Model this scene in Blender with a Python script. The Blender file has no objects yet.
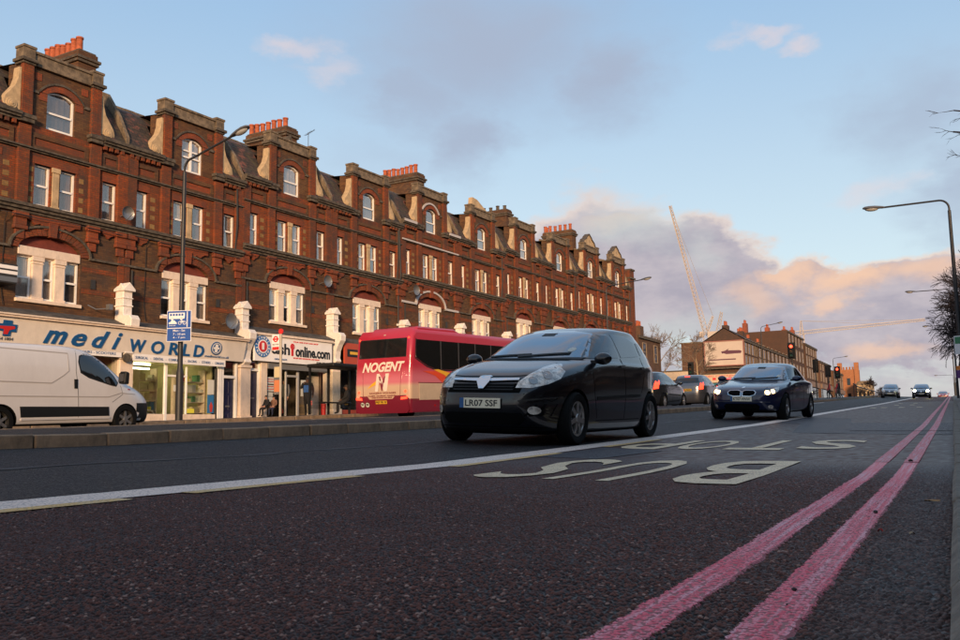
import bpy, bmesh, math, random
import numpy as np
from mathutils import Vector, Matrix
from mathutils.bvhtree import BVHTree
from mathutils.geometry import tessellate_polygon, delaunay_2d_cdt
R=math.radians
sc=bpy.context.scene; COL=sc.collection
rnd=random.Random(7)
# ------------------------------------------------------------------ camera
CAMH=.38
cam=bpy.data.objects.new('camera',bpy.data.cameras.new('camera')); COL.objects.link(cam)
cam.data.sensor_width=36; cam.data.lens=33.75; cam.data.clip_start=.02; cam.data.clip_end=9000
cam.location=(0,0,CAMH)
_az=R(27.585); _p=R(6.967); _r=R(.974)
cam.rotation_euler=(Matrix.Rotation(_az,3,'Z')@Matrix.Rotation(math.pi/2+_p,3,'X')@Matrix.Rotation(-_r,3,'Z')).to_euler()
sc.camera=cam
# ------------------------------------------------------------------ view + light
sc.view_settings.view_transform='Standard'; sc.view_settings.look='None'
sc.view_settings.gamma=1; EXP=1.35; sc.view_settings.exposure=EXP
sc.render.engine='CYCLES'
sc.cycles.max_bounces=6; sc.cycles.transparent_max_bounces=8; sc.cycles.caustics_reflective=False; sc.cycles.caustics_refractive=False
SUN_AZ=R(152)      # compass-like, from +Y clockwise: behind the camera, to the right
SUN_EL=R(11)
sd=Vector((math.sin(SUN_AZ)*math.cos(SUN_EL),math.cos(SUN_AZ)*math.cos(SUN_EL),math.sin(SUN_EL)))
sl=bpy.data.lights.new('sun','SUN'); sl.energy=1.95; sl.angle=R(9); sl.color=(1,.66,.38)
so=bpy.data.objects.new('sun',sl); COL.objects.link(so); so.rotation_euler=sd.to_track_quat('Z','Y').to_euler()

class NT:
    """small node-tree writer"""
    def __init__(s,t): s.t=t; s.n=t.nodes; s.l=t.links
    def node(s,k,**kw):
        n=s.n.new(k)
        for a,b in kw.items(): setattr(n,a,b)
        return n
    def put(s,sock,v):
        if isinstance(v,bpy.types.NodeSocket): s.l.new(v,sock)
        elif v is not None:
            if isinstance(v,(tuple,list)) and len(v)==3 and sock.type=='RGBA': v=(*v,1)
            sock.default_value=v
    def m(s,op,a,b=None,c=None,clamp=False):
        n=s.node('ShaderNodeMath',operation=op,use_clamp=clamp)
        s.put(n.inputs[0],a); s.put(n.inputs[1],b); s.put(n.inputs[2],c); return n.outputs[0]
    def vm(s,op,a,b=None,sc=None):
        n=s.node('ShaderNodeVectorMath',operation=op); s.put(n.inputs[0],a)
        if b is not None: s.put(n.inputs[1],b)
        if sc is not None: s.put(n.inputs['Scale'],sc)
        return n.outputs['Value'] if op in('LENGTH','DOT_PRODUCT') else n.outputs[0]
    def mix(s,f,a,b,mode='MIX'):
        n=s.node('ShaderNodeMix',data_type='RGBA',blend_type=mode); n.clamp_factor=True
        s.put(n.inputs[0],f); s.put(n.inputs[6],a); s.put(n.inputs[7],b); return n.outputs[2]
    def ramp(s,f,a,b,c0=0.,c1=1.,mode='SMOOTHSTEP'):
        n=s.node('ShaderNodeMapRange',interpolation_type=mode); s.put(n.inputs[0],f); s.put(n.inputs[1],a); s.put(n.inputs[2],b); s.put(n.inputs[3],c0); s.put(n.inputs[4],c1); return n.outputs[0]
    def noise(s,v,scale,detail=3,rough=.55,dist=0,col=False):
        n=s.node('ShaderNodeTexNoise'); s.put(n.inputs['Vector'],v); s.put(n.inputs['Scale'],scale); s.put(n.inputs['Detail'],detail); s.put(n.inputs['Roughness'],rough); s.put(n.inputs['Distortion'],dist)
        return n.outputs['Color' if col else 'Fac']
    def xyz(s,v):
        n=s.node('ShaderNodeSeparateXYZ'); s.put(n.inputs[0],v); return n.outputs
    def comb(s,x,y,z):
        n=s.node('ShaderNodeCombineXYZ'); s.put(n.inputs[0],x); s.put(n.inputs[1],y); s.put(n.inputs[2],z); return n.outputs[0]

# ------------------------------------------------------------------ sky
w=bpy.data.worlds.new('World'); sc.world=w; w.use_nodes=True
q=NT(w.node_tree); bg=w.node_tree.nodes['Background']
sky=q.node('ShaderNodeTexSky',sky_type='NISHITA'); sky.sun_disc=False; sky.sun_elevation=SUN_EL; sky.sun_rotation=SUN_AZ
sky.air_density=1.0; sky.dust_density=.6; sky.ozone_density=1.4
d=q.node('ShaderNodeTexCoord').outputs['Generated']
X,Y,Z_=q.xyz(d)
az=q.m('MULTIPLY',q.m('ARCTAN2',X,Y),57.2958); el=q.m('MULTIPLY',q.m('ARCSINE',Z_),57.2958)
p=q.comb(az,el,0)
dn=q.noise(q.vm('MULTIPLY',p,(.16,.30,1)),1,5,.55,0,True)
dn2=q.noise(q.vm('MULTIPLY',p,(.8,1.2,1)),1,4,.6,0,True)
pd=q.vm('ADD',p,q.vm('ADD',q.vm('MULTIPLY',q.vm('SUBTRACT',dn,(.5,.5,.5)),(9,4.5,0)),q.vm('MULTIPLY',q.vm('SUBTRACT',dn2,(.5,.5,.5)),(1.6,1.1,0))))
def blobs(lst,soft):
    out=None
    for (a,e,ra,re,st) in lst:
        l=q.vm('LENGTH',q.vm('MULTIPLY',q.vm('SUBTRACT',pd,(a,e,0)),(1/ra,1/re,0)))
        b=q.m('MULTIPLY',q.ramp(l,1.0+soft*.4,1.0-soft,0,1),st)
        out=b if out is None else q.m('MAXIMUM',out,b)
    return out
bank=blobs([(-20,8,7,7.0,1),(-14,9,6,4.2,1),(-24,5,8,5,.9),(-11.5,8,3.0,4.2,.95),(-3.5,6,9,3.7,1),(-7.3,7.5,3.4,2.6,1),(-1,7,6,3.2,1),(8,7,9,4.5,1),(24,5,14,5,1),(-45,3,14,4.5,.8)],.24)
fr=q.noise(q.vm('MULTIPLY',p,(.11,.26,1)),1,4,.6)
low=q.m('MULTIPLY',q.ramp(el,9,1.5,0,1),q.ramp(fr,.30,.62,.45,1))
bank=q.m('MAXIMUM',bank,low)
wisp=blobs([(-27,24,11,5.5,.9),(-19,21.5,5,3.4,.9),(-28.5,18.5,3.2,3.2,.85),(-31,21,4,3,.8),(-1,17.5,4.5,3.5,.65),(3,13,5,4,.8),(-33,17,6,2,.3)],.97)
pink=blobs([(-9.6,22.9,2.3,.55,.55),(-7.3,21.9,1.6,.55,.6),(-39,23.4,2.2,.8,.6),(-37,22,1.5,.9,.4),(-3.2,13.4,2,.7,.4)],.9)
over=q.m('MULTIPLY',q.ramp(q.noise(q.vm('MULTIPLY',d,(2.2,2.2,5)),1,5,.6),.44,.62,0,.85),q.m('MAXIMUM',q.ramp(el,26,40,0,1),q.ramp(q.m('ABSOLUTE',q.m('ADD',az,20)),45,75,0,1)))  # cloud cover out of view, thickened to warm the blue ambient light
K=1.0
def C(r,g,b): 
    f=lambda c:((c/255+.055)/1.055)**2.4
    k=10/2**EXP; return (f(r)*k,f(g)*k,f(b)*k)
skc=sky.outputs[0]
# pale winter-evening blue: Nishita with thin high veil
veil=q.mix(q.ramp(el,2,34,0,1),C(214,226,228),C(150,188,226))
base=q.mix(.80,skc,veil)
grey=q.mix(q.ramp(q.noise(q.vm('MULTIPLY',p,(.25,.5,1)),1,4,.6),.3,.7),C(172,166,180),C(200,190,196))
greyhi=C(170,182,204)
lit=C(252,206,172)
# sun-lit rims: where the bank density falls off at its upper edge, warmer towards the right
warm=q.m('MULTIPLY',q.ramp(az,-15,-6,.55,1),q.ramp(el,5.0,9.5,0,1))
rim=q.m('MULTIPLY',q.ramp(bank,1.0,.45,0,1),q.m('MAXIMUM',warm,q.m('MULTIPLY',q.ramp(el,9,13,0,1),.9)))
inner=q.m('MULTIPLY',blobs([(-4.3,8.9,2.6,1.3,.85),(-7.8,9.1,2.0,1.2,.8),(-1,8.7,3.2,1.3,.7),(-18,13.2,3.6,.9,.45),(-10.8,8.0,2.2,1.3,.5),(-6,7.4,1.3,.8,.7),(-3.6,4.0,3.0,.7,.6)],.8),1)
bcol=q.mix(q.m('MAXIMUM',rim,inner),grey,lit)
bcol=q.mix(q.m('MULTIPLY',blobs([(-14,6.0,3.5,1.6,.75),(-18.5,4.6,3.5,1.8,.6),(-18,12.8,4.5,1.8,.8),(-22.5,10,2.5,2.6,.6),(-13.5,11.2,2.2,1.0,.5)],.9),.8),bcol,C(205,212,210))
c1=q.mix(over,q.mix(wisp,base,greyhi),C(196,188,192)); c1=q.mix(pink,c1,C(232,214,214))
c2=q.mix(q.m('MINIMUM',bank,.97),c1,bcol)
gnd=q.mix(q.ramp(el,-1,0,1,0),c2,C(70,70,74))
q.put(bg.inputs[0],gnd); bg.inputs[1].default_value=.1
# ------------------------------------------------------------------ materials
def lin(c):
    return tuple(((x/255+.055)/1.055)**2.4 if x>10 else x/255/12.92 for x in c)
MATS={}
def mat(name,col,rough=.6,metal=0,spec=.5,coat=0,var=0,vs=4,bump=0,bs=30,emit=None,es=0,dirt=0,obj=True):
    if name in MATS: return MATS[name]
    m=bpy.data.materials.new(name); m.use_nodes=True; q=NT(m.node_tree); b=m.node_tree.nodes['Principled BSDF']
    b.inputs['Roughness'].default_value=rough; b.inputs['Metallic'].default_value=metal
    b.inputs['Specular IOR Level'].default_value=spec; b.inputs['Coat Weight'].default_value=coat; b.inputs['Coat Roughness'].default_value=.04
    tc=q.node('ShaderNodeTexCoord').outputs['Object']
    c=(*col,1)
    if var or dirt:
        n=q.noise(tc,vs,5,.65)
        c=q.mix(q.ramp(n,.3,.7),tuple(x*(1-var) for x in col),tuple(min(1,x*(1+var)) for x in col))
        if dirt:
            n2=q.noise(q.vm('MULTIPLY',tc,(1,1,.4)),vs*2.3,6,.7)
            c=q.mix(q.m('MULTIPLY',q.ramp(n2,.45,.75),dirt),c,(.05,.042,.035))
    q.put(b.inputs['Base Color'],c)
    if bump:
        bp=q.node('ShaderNodeBump'); bp.inputs['Strength'].default_value=bump; bp.inputs['Distance'].default_value=.01
        q.put(bp.inputs['Height'],q.noise(tc,bs,4,.6)); q.put(b.inputs['Normal'],bp.outputs[0])
    if emit: q.put(b.inputs['Emission Color'],emit); b.inputs['Emission Strength'].default_value=es
    MATS[name]=m; return m
def brick_mat(name,c1,c2,mort,soot=.5,streak=(.05,.04,.035),patch=None):
    m=bpy.data.materials.new(name); m.use_nodes=True; q=NT(m.node_tree); b=m.node_tree.nodes['Principled BSDF']
    tc=q.node('ShaderNodeTexCoord').outputs['Object']; x,y,z=q.xyz(tc)
    oi=q.node('ShaderNodeObjectInfo').outputs['Random']
    v=q.comb(q.m('ADD',x,y),z,0)
    br=q.node('ShaderNodeTexBrick'); q.put(br.inputs['Vector'],v); br.inputs['Scale'].default_value=1
    br.inputs['Brick Width'].default_value=.225; br.inputs['Row Height'].default_value=.075; br.inputs['Mortar Size'].default_value=.008; br.inputs['Bias'].default_value=0
    q.put(br.inputs['Color1'],c1); q.put(br.inputs['Color2'],c2); q.put(br.inputs['Mortar'],mort)
    v3=q.comb(q.m('ADD',q.m('ADD',x,y),q.m('MULTIPLY',oi,31)),q.m('MULTIPLY',z,.8),oi)
    n1=q.noise(v3,.9,7,.72); n2=q.noise(q.vm('MULTIPLY',v3,(1,.5,1)),2.6,7,.75); n3=q.noise(q.vm('MULTIPLY',v,(.6,1.3,1)),5,5,.8)
    c=q.mix(q.ramp(n3,.35,.7,0,.55),br.outputs[0],q.mix(.5,br.outputs[0],patch or (.13,.085,.05)))
    c=q.mix(q.m('MULTIPLY',q.ramp(n1,.40,.68),soot),c,streak)
    c=q.mix(q.m('MULTIPLY',q.ramp(n2,.50,.72),soot*.8),c,streak)
    c=q.mix(q.ramp(oi,0,1,0,.30),c,(.10,.045,.025))
    q.put(b.inputs['Base Color'],c); b.inputs['Roughness'].default_value=.88; b.inputs['Specular IOR Level'].default_value=.25
    bp=q.node('ShaderNodeBump'); bp.inputs['Strength'].default_value=.6; bp.inputs['Distance'].default_value=.008
    q.put(bp.inputs['Height'],q.m('SUBTRACT',q.m('MULTIPLY',n3,.4),br.outputs['Fac'])); q.put(b.inputs['Normal'],bp.outputs[0])
    MATS[name]=m; return m
M_red=brick_mat('red_brick',(.33,.062,.016),(.20,.038,.013),(.08,.05,.03),.80,patch=(.22,.11,.04))
M_brown=brick_mat('stock_brick',(.17,.088,.036),(.070,.034,.018),(.065,.046,.03),.72,patch=(.25,.085,.035))
M_rub=brick_mat('rubbed_red_brick',(.35,.07,.022),(.26,.048,.018),(.15,.06,.035),.5)
M_soot=mat('sooty_stone',(.085,.068,.05),.9,var=.5,vs=5,bump=.5,bs=14)
M_cope=mat('weathered_coping',(.17,.125,.08),.9,var=.45,vs=4,bump=.5,bs=14,dirt=.6)
M_stone=mat('buff_stone',(.48,.34,.19),.85,var=.2,vs=3,bump=.3,dirt=.25)
M_cream=mat('cream_painted_stone',(.80,.64,.50),.7,var=.08,vs=3,dirt=.22)
M_white=mat('white_window_paint',(.90,.86,.80),.45,var=.05,vs=3,dirt=.12)
M_whiter=mat('white_painted_console',(.86,.78,.70),.6,var=.08,vs=4,dirt=.3)
M_pot=mat('terracotta_pot',(.40,.095,.035),.8,var=.3,vs=6,dirt=.3)
M_lead=mat('lead_flashing',(.075,.068,.06),.7,var=.5,vs=3,bump=.4,bs=8,dirt=.4)
M_black=mat('black_rubber',(.006,.006,.006),.85,spec=.1)
M_dark=mat('dark_opening',(.006,.006,.006),.95,spec=.05)
def slate():
    m=bpy.data.materials.new('roof_tiles'); m.use_nodes=True; q=NT(m.node_tree); b=m.node_tree.nodes['Principled BSDF']
    tc=q.node('ShaderNodeTexCoord').outputs['Object']; x,y,z=q.xyz(tc)
    br=q.node('ShaderNodeTexBrick'); q.put(br.inputs['Vector'],q.comb(q.m('ADD',x,q.m('MULTIPLY',z,.02)),q.m('MULTIPLY',z,1.0),0)); br.inputs['Scale'].default_value=1
    br.inputs['Brick Width'].default_value=.27; br.inputs['Row Height'].default_value=.16; br.inputs['Mortar Size'].default_value=.012
    q.put(br.inputs['Color1'],(.060,.040,.028)); q.put(br.inputs['Color2'],(.032,.024,.02)); q.put(br.inputs['Mortar'],(.015,.012,.01))
    oi=q.node('ShaderNodeObjectInfo').outputs['Random']
    n=q.noise(q.vm('ADD',tc,q.comb(q.m('MULTIPLY',oi,20),0,0)),2.2,5,.7); c=q.mix(q.ramp(n,.52,.68),br.outputs[0],(.20,.07,.045)); c=q.mix(q.ramp(n,.5,.3),c,(.075,.06,.03))
    q.put(b.inputs['Base Color'],c); b.inputs['Roughness'].default_value=.85
    bp=q.node('ShaderNodeBump'); bp.inputs['Strength'].default_value=.8; bp.inputs['Distance'].default_value=.02
    q.put(bp.inputs['Height'],q.m('SUBTRACT',n,br.outputs['Fac'])); q.put(b.inputs['Normal'],bp.outputs[0])
    MATS['roof_tiles']=m; return m
M_roof=slate()
def glass_mat(name,tint=(.75,.78,.8),frac=.55,rough=.03,refl=(1,1,1),gmax=.3):
    m=bpy.data.materials.new(name); m.use_nodes=True; t=m.node_tree; q=NT(t); t.nodes.remove(t.nodes['Principled BSDF'])
    out=[n for n in t.nodes if n.type=='OUTPUT_MATERIAL'][0]
    tr=q.node('ShaderNodeBsdfTransparent'); q.put(tr.inputs[0],tint)
    gl=q.node('ShaderNodeBsdfGlossy'); gl.inputs['Roughness'].default_value=rough; q.put(gl.inputs['Color'],refl)
    lw=q.node('ShaderNodeLayerWeight'); lw.inputs['Blend'].default_value=frac
    mx=q.node('ShaderNodeMixShader'); q.put(mx.inputs[0],q.ramp(lw.outputs['Facing'],0,1,.04,gmax,'LINEAR')); q.l.new(tr.outputs[0],mx.inputs[1]); q.l.new(gl.outputs[0],mx.inputs[2]); q.l.new(mx.outputs[0],out.inputs[0])
    MATS[name]=m; return m
M_pane=glass_mat('window_glass',(.9,.88,.86),.5,refl=(.9,.84,.80),gmax=.6)
M_shopglass=glass_mat('shop_glass',(.9,.92,.9),.3)
M_cglass=mat('tinted_vehicle_glass',(.010,.011,.012),.05,spec=.8,coat=.3)
M_curtain=mat('net_curtain',(.66,.58,.52),.9,var=.15,vs=2)
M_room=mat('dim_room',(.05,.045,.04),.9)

# ------------------------------------------------------------------ geometry helpers
class MB:
    def __init__(s): s.v=[]; s.f=[]; s.mi=[]; s.mats=[]; s.sm=False; s.cur=0
    def use(s,m):
        if m not in s.mats: s.mats.append(m)
        s.cur=s.mats.index(m); return s
    def add(s,vs,fs):
        o=len(s.v); s.v+= [tuple(a) for a in vs]; s.f+= [tuple(i+o for i in f) for f in fs]; s.mi+= [s.cur]*len(fs); return s
    def box(s,x0,x1,y0,y1,z0,z1,T=None):
        vs=[(x,y,z) for x in(x0,x1) for y in(y0,y1) for z in(z0,z1)]
        if T is not None: vs=[tuple(T@Vector(a)) for a in vs]
        return s.add(vs,[(0,1,3,2),(4,6,7,5),(0,4,5,1),(2,3,7,6),(0,2,6,4),(1,5,7,3)])
    def prism(s,poly,a0,a1,axis='y',T=None):
        """poly in the plane across axis: y->(x,z), x->(y,z), z->(x,y)"""
        n=len(poly)
        def P(p,a): return (p[0],a,p[1]) if axis=='y' else ((a,p[0],p[1]) if axis=='x' else (p[0],p[1],a))
        vs=[P(p,a0) for p in poly]+[P(p,a1) for p in poly]
        if T is not None: vs=[tuple(T@Vector(a)) for a in vs]
        tri=tessellate_polygon([[Vector((p[0],p[1],0)) for p in poly]])
        fs=[tuple(t) for t in tri]+[tuple(i+n for i in reversed(t)) for t in tri]+[(i,(i+1)%n,(i+1)%n+n,i+n) for i in range(n)]
        return s.add(vs,fs)
    def tube(s,pts,r,n=8,caps=True):
        rs=r if isinstance(r,(list,tuple)) else [r]*len(pts)
        P=[Vector(p) for p in pts]; rings=[]; up=None
        for i,p in enumerate(P):
            t=(P[min(i+1,len(P)-1)]-P[max(i-1,0)]).normalized()
            if up is None: up=t.orthogonal().normalized()
            up=(up-t*up.dot(t)).normalized(); b=t.cross(up)
            rings.append([p+(up*math.cos(2*math.pi*k/n)+b*math.sin(2*math.pi*k/n))*rs[i] for k in range(n)])
        vs=[v for rg in rings for v in rg]; fs=[]
        for i in range(len(P)-1):
            for k in range(n): fs.append((i*n+k,i*n+(k+1)%n,(i+1)*n+(k+1)%n,(i+1)*n+k))
        if caps: fs.append(tuple(range(n-1,-1,-1))); fs.append(tuple(range((len(P)-1)*n,len(P)*n)))
        return s.add(vs,fs)
    def lathe(s,prof,n=24,axis='z',c=(0,0,0),closed=False):
        vs=[];fs=[];m=len(prof)
        for k in range(n):
            a=2*math.pi*k/n
            for r,h in prof:
                u,v=r*math.cos(a),r*math.sin(a)
                p=(u,v,h) if axis=='z' else ((u,h,v) if axis=='y' else (h,u,v))
                vs.append((p[0]+c[0],p[1]+c[1],p[2]+c[2]))
        for k in range(n):
            for i in range(m if closed else m-1):
                fs.append((k*m+i,((k+1)%n)*m+i,((k+1)%n)*m+(i+1)%m,k*m+(i+1)%m))
        return s.add(vs,fs)
    def sphere(s,c,r,n=10,m=7):
        rx,ry,rz=r if isinstance(r,(tuple,list)) else (r,r,r)
        vs=[];fs=[]
        for j in range(m+1):
            t=math.pi*j/m
            for k in range(n):
                a=2*math.pi*k/n; vs.append((c[0]+rx*math.sin(t)*math.cos(a),c[1]+ry*math.sin(t)*math.sin(a),c[2]+rz*math.cos(t)))
        for j in range(m):
            for k in range(n): fs.append((j*n+k,(j+1)*n+k,(j+1)*n+(k+1)%n,j*n+(k+1)%n))
        return s.add(vs,fs)
    def mesh(s,name,smooth=False,bevel=0):
        me=bpy.data.meshes.new(name); me.from_pydata(s.v,[],s.f)
        for m in s.mats: me.materials.append(m)
        me.polygons.foreach_set('material_index',s.mi); me.update()
        bm=bmesh.new(); bm.from_mesh(me); bmesh.ops.recalc_face_normals(bm,faces=bm.faces)
        if bevel: bmesh.ops.bevel(bm,geom=[e for e in bm.edges if e.calc_face_angle(0)>.6],offset=bevel,segments=1,affect='EDGES',profile=.5)
        bm.to_mesh(me); bm.free()
        if smooth: 
            me.polygons.foreach_set('use_smooth',[True]*len(me.polygons)); me.set_sharp_from_angle(angle=R(38))
        return me
    def build(s,name,parent=None,loc=(0,0,0),rotz=0,smooth=False,bevel=0,**k):
        return link(name,s.mesh(name,smooth,bevel),parent,loc,rotz,**k)
def link(name,me,parent=None,loc=(0,0,0),rotz=0,**k):
    o=bpy.data.objects.new(name,me); COL.objects.link(o); o.location=loc
    if rotz: o.rotation_euler=(0,0,rotz)
    if parent: o.parent=parent
    for a,b in k.items(): o[a]=b
    return o
def thing(name,label,cat,loc=(0,0,0),rotz=0,group=None):
    o=link(name,None,None,loc,rotz); o['label']=label; o['category']=cat
    if group: o['group']=group
    return o
def tag(o,label,cat,group=None):
    o['label']=label; o['category']=cat
    if group: o['group']=group
    return o
def kids(o): return [c for c in ALLKIDS.get(o.name,[])]
def dup(root,label=None,loc=None,rotz=None,group=None):
    ch={}
    for o in bpy.data.objects:
        if o.parent: ch.setdefault(o.parent,[]).append(o)
    def cp(o,par):
        c=o.copy(); COL.objects.link(c); c.parent=par
        for k in ch.get(o,[]): cp(k,c)
        return c
    r=cp(root,None)
    if label: r['label']=label
    if loc is not None: r.location=loc
    if rotz is not None: r.rotation_euler=(0,0,rotz)
    if group: r['group']=group
    return r
def text_mesh(txt,size,depth=.02,shear=0,offset=0,spacing=1,sx=1,align='LEFT'):
    cu=bpy.data.curves.new('lettering','FONT'); cu.body=txt; cu.size=size; cu.extrude=depth; cu.shear=shear; cu.offset=offset; cu.space_character=spacing; cu.align_x=align; cu.resolution_u=3
    o=bpy.data.objects.new('lettering',cu); COL.objects.link(o); dg=bpy.context.evaluated_depsgraph_get()
    me=bpy.data.meshes.new_from_object(o.evaluated_get(dg)); bpy.data.objects.remove(o); bpy.data.curves.remove(cu)
    me.transform(Matrix.Diagonal((sx,1,1,1))); return me
def bounds(me):
    a=np.array([v.co[:] for v in me.vertices]); return a.min(0),a.max(0)
def letter(name,txt,m,parent,box,y,depth=.02,shear=0,offset=0,mat4=None):
    """fits the text into box=(x0,x1,z0,z1) standing in the xz plane, front towards -y"""
    me=text_mesh(txt,1,depth,shear,offset); a,b=bounds(me)
    sx=(box[1]-box[0])/(b[0]-a[0]); sz=(box[3]-box[2])/(b[1]-a[1])
    me.transform(Matrix.Translation((-a[0],-a[1],0))); me.transform(Matrix.Diagonal((sx,sz,1,1)))
    me.transform(Matrix.Rotation(math.pi/2,4,'X')); me.transform(Matrix.Translation((box[0],y,box[2])))
    if mat4 is not None: me.transform(mat4)
    me.materials.clear(); me.materials.append(m)
    return link('sign_text' if len(txt)>2 and name=='sign_letter' else name,me,parent)

# ------------------------------------------------------------------ the lie of the land
LY=[-90,0,2.6,6.5,9.1,12.35,20.45,30.5,60.6,100,118,135,150,165,180,220,300,800]
LZ=[0,0,.005,.025,.075,.145,.325,.625,1.5,2.70,3.25,3.74,4.1,4.3,4.3,3.6,1.2,-9]
def Lg(y): return float(np.interp(y,LY,LZ))
def isl(y): return float(np.interp(y,[22,40],[12.5,8.9]))
def zr(x,y):
    """height of the ground/road surface"""
    l=Lg(y)
    if x>=-.03: return l+.1+max(0,x)*.02
    if x>-7.7: return .0045*x*x+l
    e=isl(y)
    if x>-e: return .385+(-x-7.7)/(e-7.7)*.055+l
    if x>-22: return float(np.interp(-x,[e,22],[.33,.36]))+l
    return .48+l
def sheet(name,m,x0,x1,ys,lift,nx=6,kind='structure',xf=None,parent=None,**k):
    """ground sheet draped on the road; xf(y)->(x0,x1) for edges that wander"""
    b=MB().use(m); vs=[];fs=[]
    for y in ys:
        a,c=(x0,x1) if xf is None else xf(y)
        for i in range(nx+1):
            x=a+(c-a)*i/nx; vs.append((x,y,zr(min(max(x,-7.699),-.031) if -7.9<x<.2 and kind!='top' else x,y)+lift))
    n=nx+1
    for j in range(len(ys)-1):
        for i in range(nx): fs.append((j*n+i,j*n+i+1,(j+1)*n+i+1,(j+1)*n+i))
    b.add(vs,fs); o=b.build(name,parent,smooth=True)
    if kind: o['kind']='structure'
    for a_,b_ in k.items(): o[a_]=b_
    return o
def ysteps(a,b,near=.25,grow=1.04):
    out=[a]; 
    while out[-1]<b: out.append(out[-1]+max(near,abs(out[-1])*(grow-1)))
    out[-1]=b; return out
def asphalt(name,c1,c2,c3,bright=1,gloss=.5,tint=None):
    m=bpy.data.materials.new(name); m.use_nodes=True; q=NT(m.node_tree); b=m.node_tree.nodes['Principled BSDF']
    tc=q.node('ShaderNodeTexCoord').outputs['Object']
    wob=q.vm('ADD',tc,q.vm('SCALE',q.noise(tc,60,2,.5,0,True),None,.006))
    v=q.node('ShaderNodeTexVoronoi',feature='F1'); q.put(v.inputs['Vector'],wob); v.inputs['Scale'].default_value=85; v.inputs['Randomness'].default_value=1
    v2=q.node('ShaderNodeTexVoronoi',feature='DISTANCE_TO_EDGE'); q.put(v2.inputs['Vector'],wob); v2.inputs['Scale'].default_value=85
    r=q.xyz(v.outputs['Color'])
    big=q.noise(tc,.55,5,.6); mid=q.noise(q.vm('MULTIPLY',tc,(3,.7,1)),2.2,5,.65)
    c=q.mix(q.ramp(r[0],.25,.8),c1,c2); c=q.mix(q.ramp(r[1],.86,.96),c,c3)
    c=q.mix(q.ramp(v2.outputs['Distance'],.20,.03),c,tuple(x*.45 for x in c1))
    c=q.mix(q.ramp(big,.35,.7,0,.45),c,tuple(x*.6 for x in c1)); c=q.mix(q.ramp(mid,.55,.75,0,.35),c,c3)
    if tint: c=q.mix(q.ramp(q.noise(tc,.9,4,.6),.45,.62,0,.5),c,tint)
    q.put(b.inputs['Base Color'],c)
    q.put(b.inputs['Roughness'],q.m('ADD',q.m('MULTIPLY',r[2],.35),gloss-.12)); b.inputs['Specular IOR Level'].default_value=.22
    h=q.m('ADD',q.m('MULTIPLY',q.ramp(v2.outputs['Distance'],0,.35,0,1),.75),q.m('MULTIPLY',r[1],.6))
    h=q.m('ADD',h,q.m('MULTIPLY',q.noise(tc,420,2,.6),.25))
    bp=q.node('ShaderNodeBump'); bp.inputs['Strength'].default_value=1; bp.inputs['Distance'].default_value=.008
    q.put(bp.inputs['Height'],h); q.put(b.inputs['Normal'],bp.outputs[0])
    MATS[name]=m; return m
M_bus=asphalt('red_brown_bus_lane_asphalt',(.085,.026,.017),(.150,.055,.038),(.30,.19,.15),gloss=.55,tint=(.12,.034,.022))
M_lane=asphalt('blue_grey_asphalt',(.046,.042,.044),(.068,.063,.066),(.12,.115,.12),gloss=.55)
M_chan=asphalt('dark_channel_asphalt',(.050,.040,.040),(.085,.07,.07),(.17,.15,.15),gloss=.48)
M_isl=asphalt('brown_grey_footway_asphalt',(.070,.054,.045),(.10,.080,.068),(.12,.11,.10),gloss=.6)
M_patch=asphalt('smooth_blue_grey_repair',(.11,.10,.115),(.14,.13,.145),(.17,.17,.19),gloss=.42)
M_kerb=mat('worn_kerb_concrete',(.17,.145,.115),.85,var=.28,vs=7,bump=.7,bs=60,dirt=.45)
M_kerb2=mat('brown_stained_kerb_stone',(.27,.19,.12),.85,var=.3,vs=4,bump=.6,bs=50,dirt=.4)
def paint(name,col,worn,under,f0=.5,f1=.7,grain=1,streak=None):
    m=bpy.data.materials.new(name); m.use_nodes=True; q=NT(m.node_tree); b=m.node_tree.nodes['Principled BSDF']
    tc=q.node('ShaderNodeTexCoord').outputs['Object']
    n=q.noise(tc,130,4,.75); n2=q.noise(tc,5,5,.7)
    c=q.mix(q.ramp(q.m('ADD',q.m('MULTIPLY',n,.55),q.m('MULTIPLY',n2,.45)),f0,f1),col,worn)
    if streak:
        s1=q.noise(q.vm('MULTIPLY',tc,(60,1.1,1)),1,4,.6); c=q.mix(q.m('MULTIPLY',q.ramp(s1,.46,.66),q.ramp(n,.3,.6,.35,1)),c,streak)
    v=q.node('ShaderNodeTexVoronoi'); q.put(v.inputs['Vector'],tc); v.inputs['Scale'].default_value=90
    c=q.mix(q.m('MULTIPLY',q.ramp(v.outputs['Distance'],.50,.78),.75),c,under)
    q.put(b.inputs['Base Color'],c); b.inputs['Roughness'].default_value=.5
    bp=q.node('ShaderNodeBump'); bp.inputs['Strength'].default_value=.8; bp.inputs['Distance'].default_value=.003
    q.put(bp.inputs['Height'],q.m('SUBTRACT',q.m('MULTIPLY',n,.5),v.outputs['Distance'])); q.put(b.inputs['Normal'],bp.outputs[0])
    MATS[name]=m; return m
M_wline=paint('white_road_paint',(.90,.72,.60),(.62,.50,.46),(.2,.16,.15))
M_yline=paint('yellowed_road_paint',(.80,.46,.10),(.72,.52,.26),(.14,.08,.06),.45,.6)
M_letter=paint('worn_cream_road_paint',(.88,.68,.40),(.62,.42,.22),(.16,.08,.06),.42,.66)
M_rline=paint('red_road_paint',(.70,.075,.115),(.62,.16,.20),(.16,.03,.035),.40,.72,streak=(.60,.38,.42))
M_redge=mat('fresh_red_paint_edge',(.30,.012,.03),.5)

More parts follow.
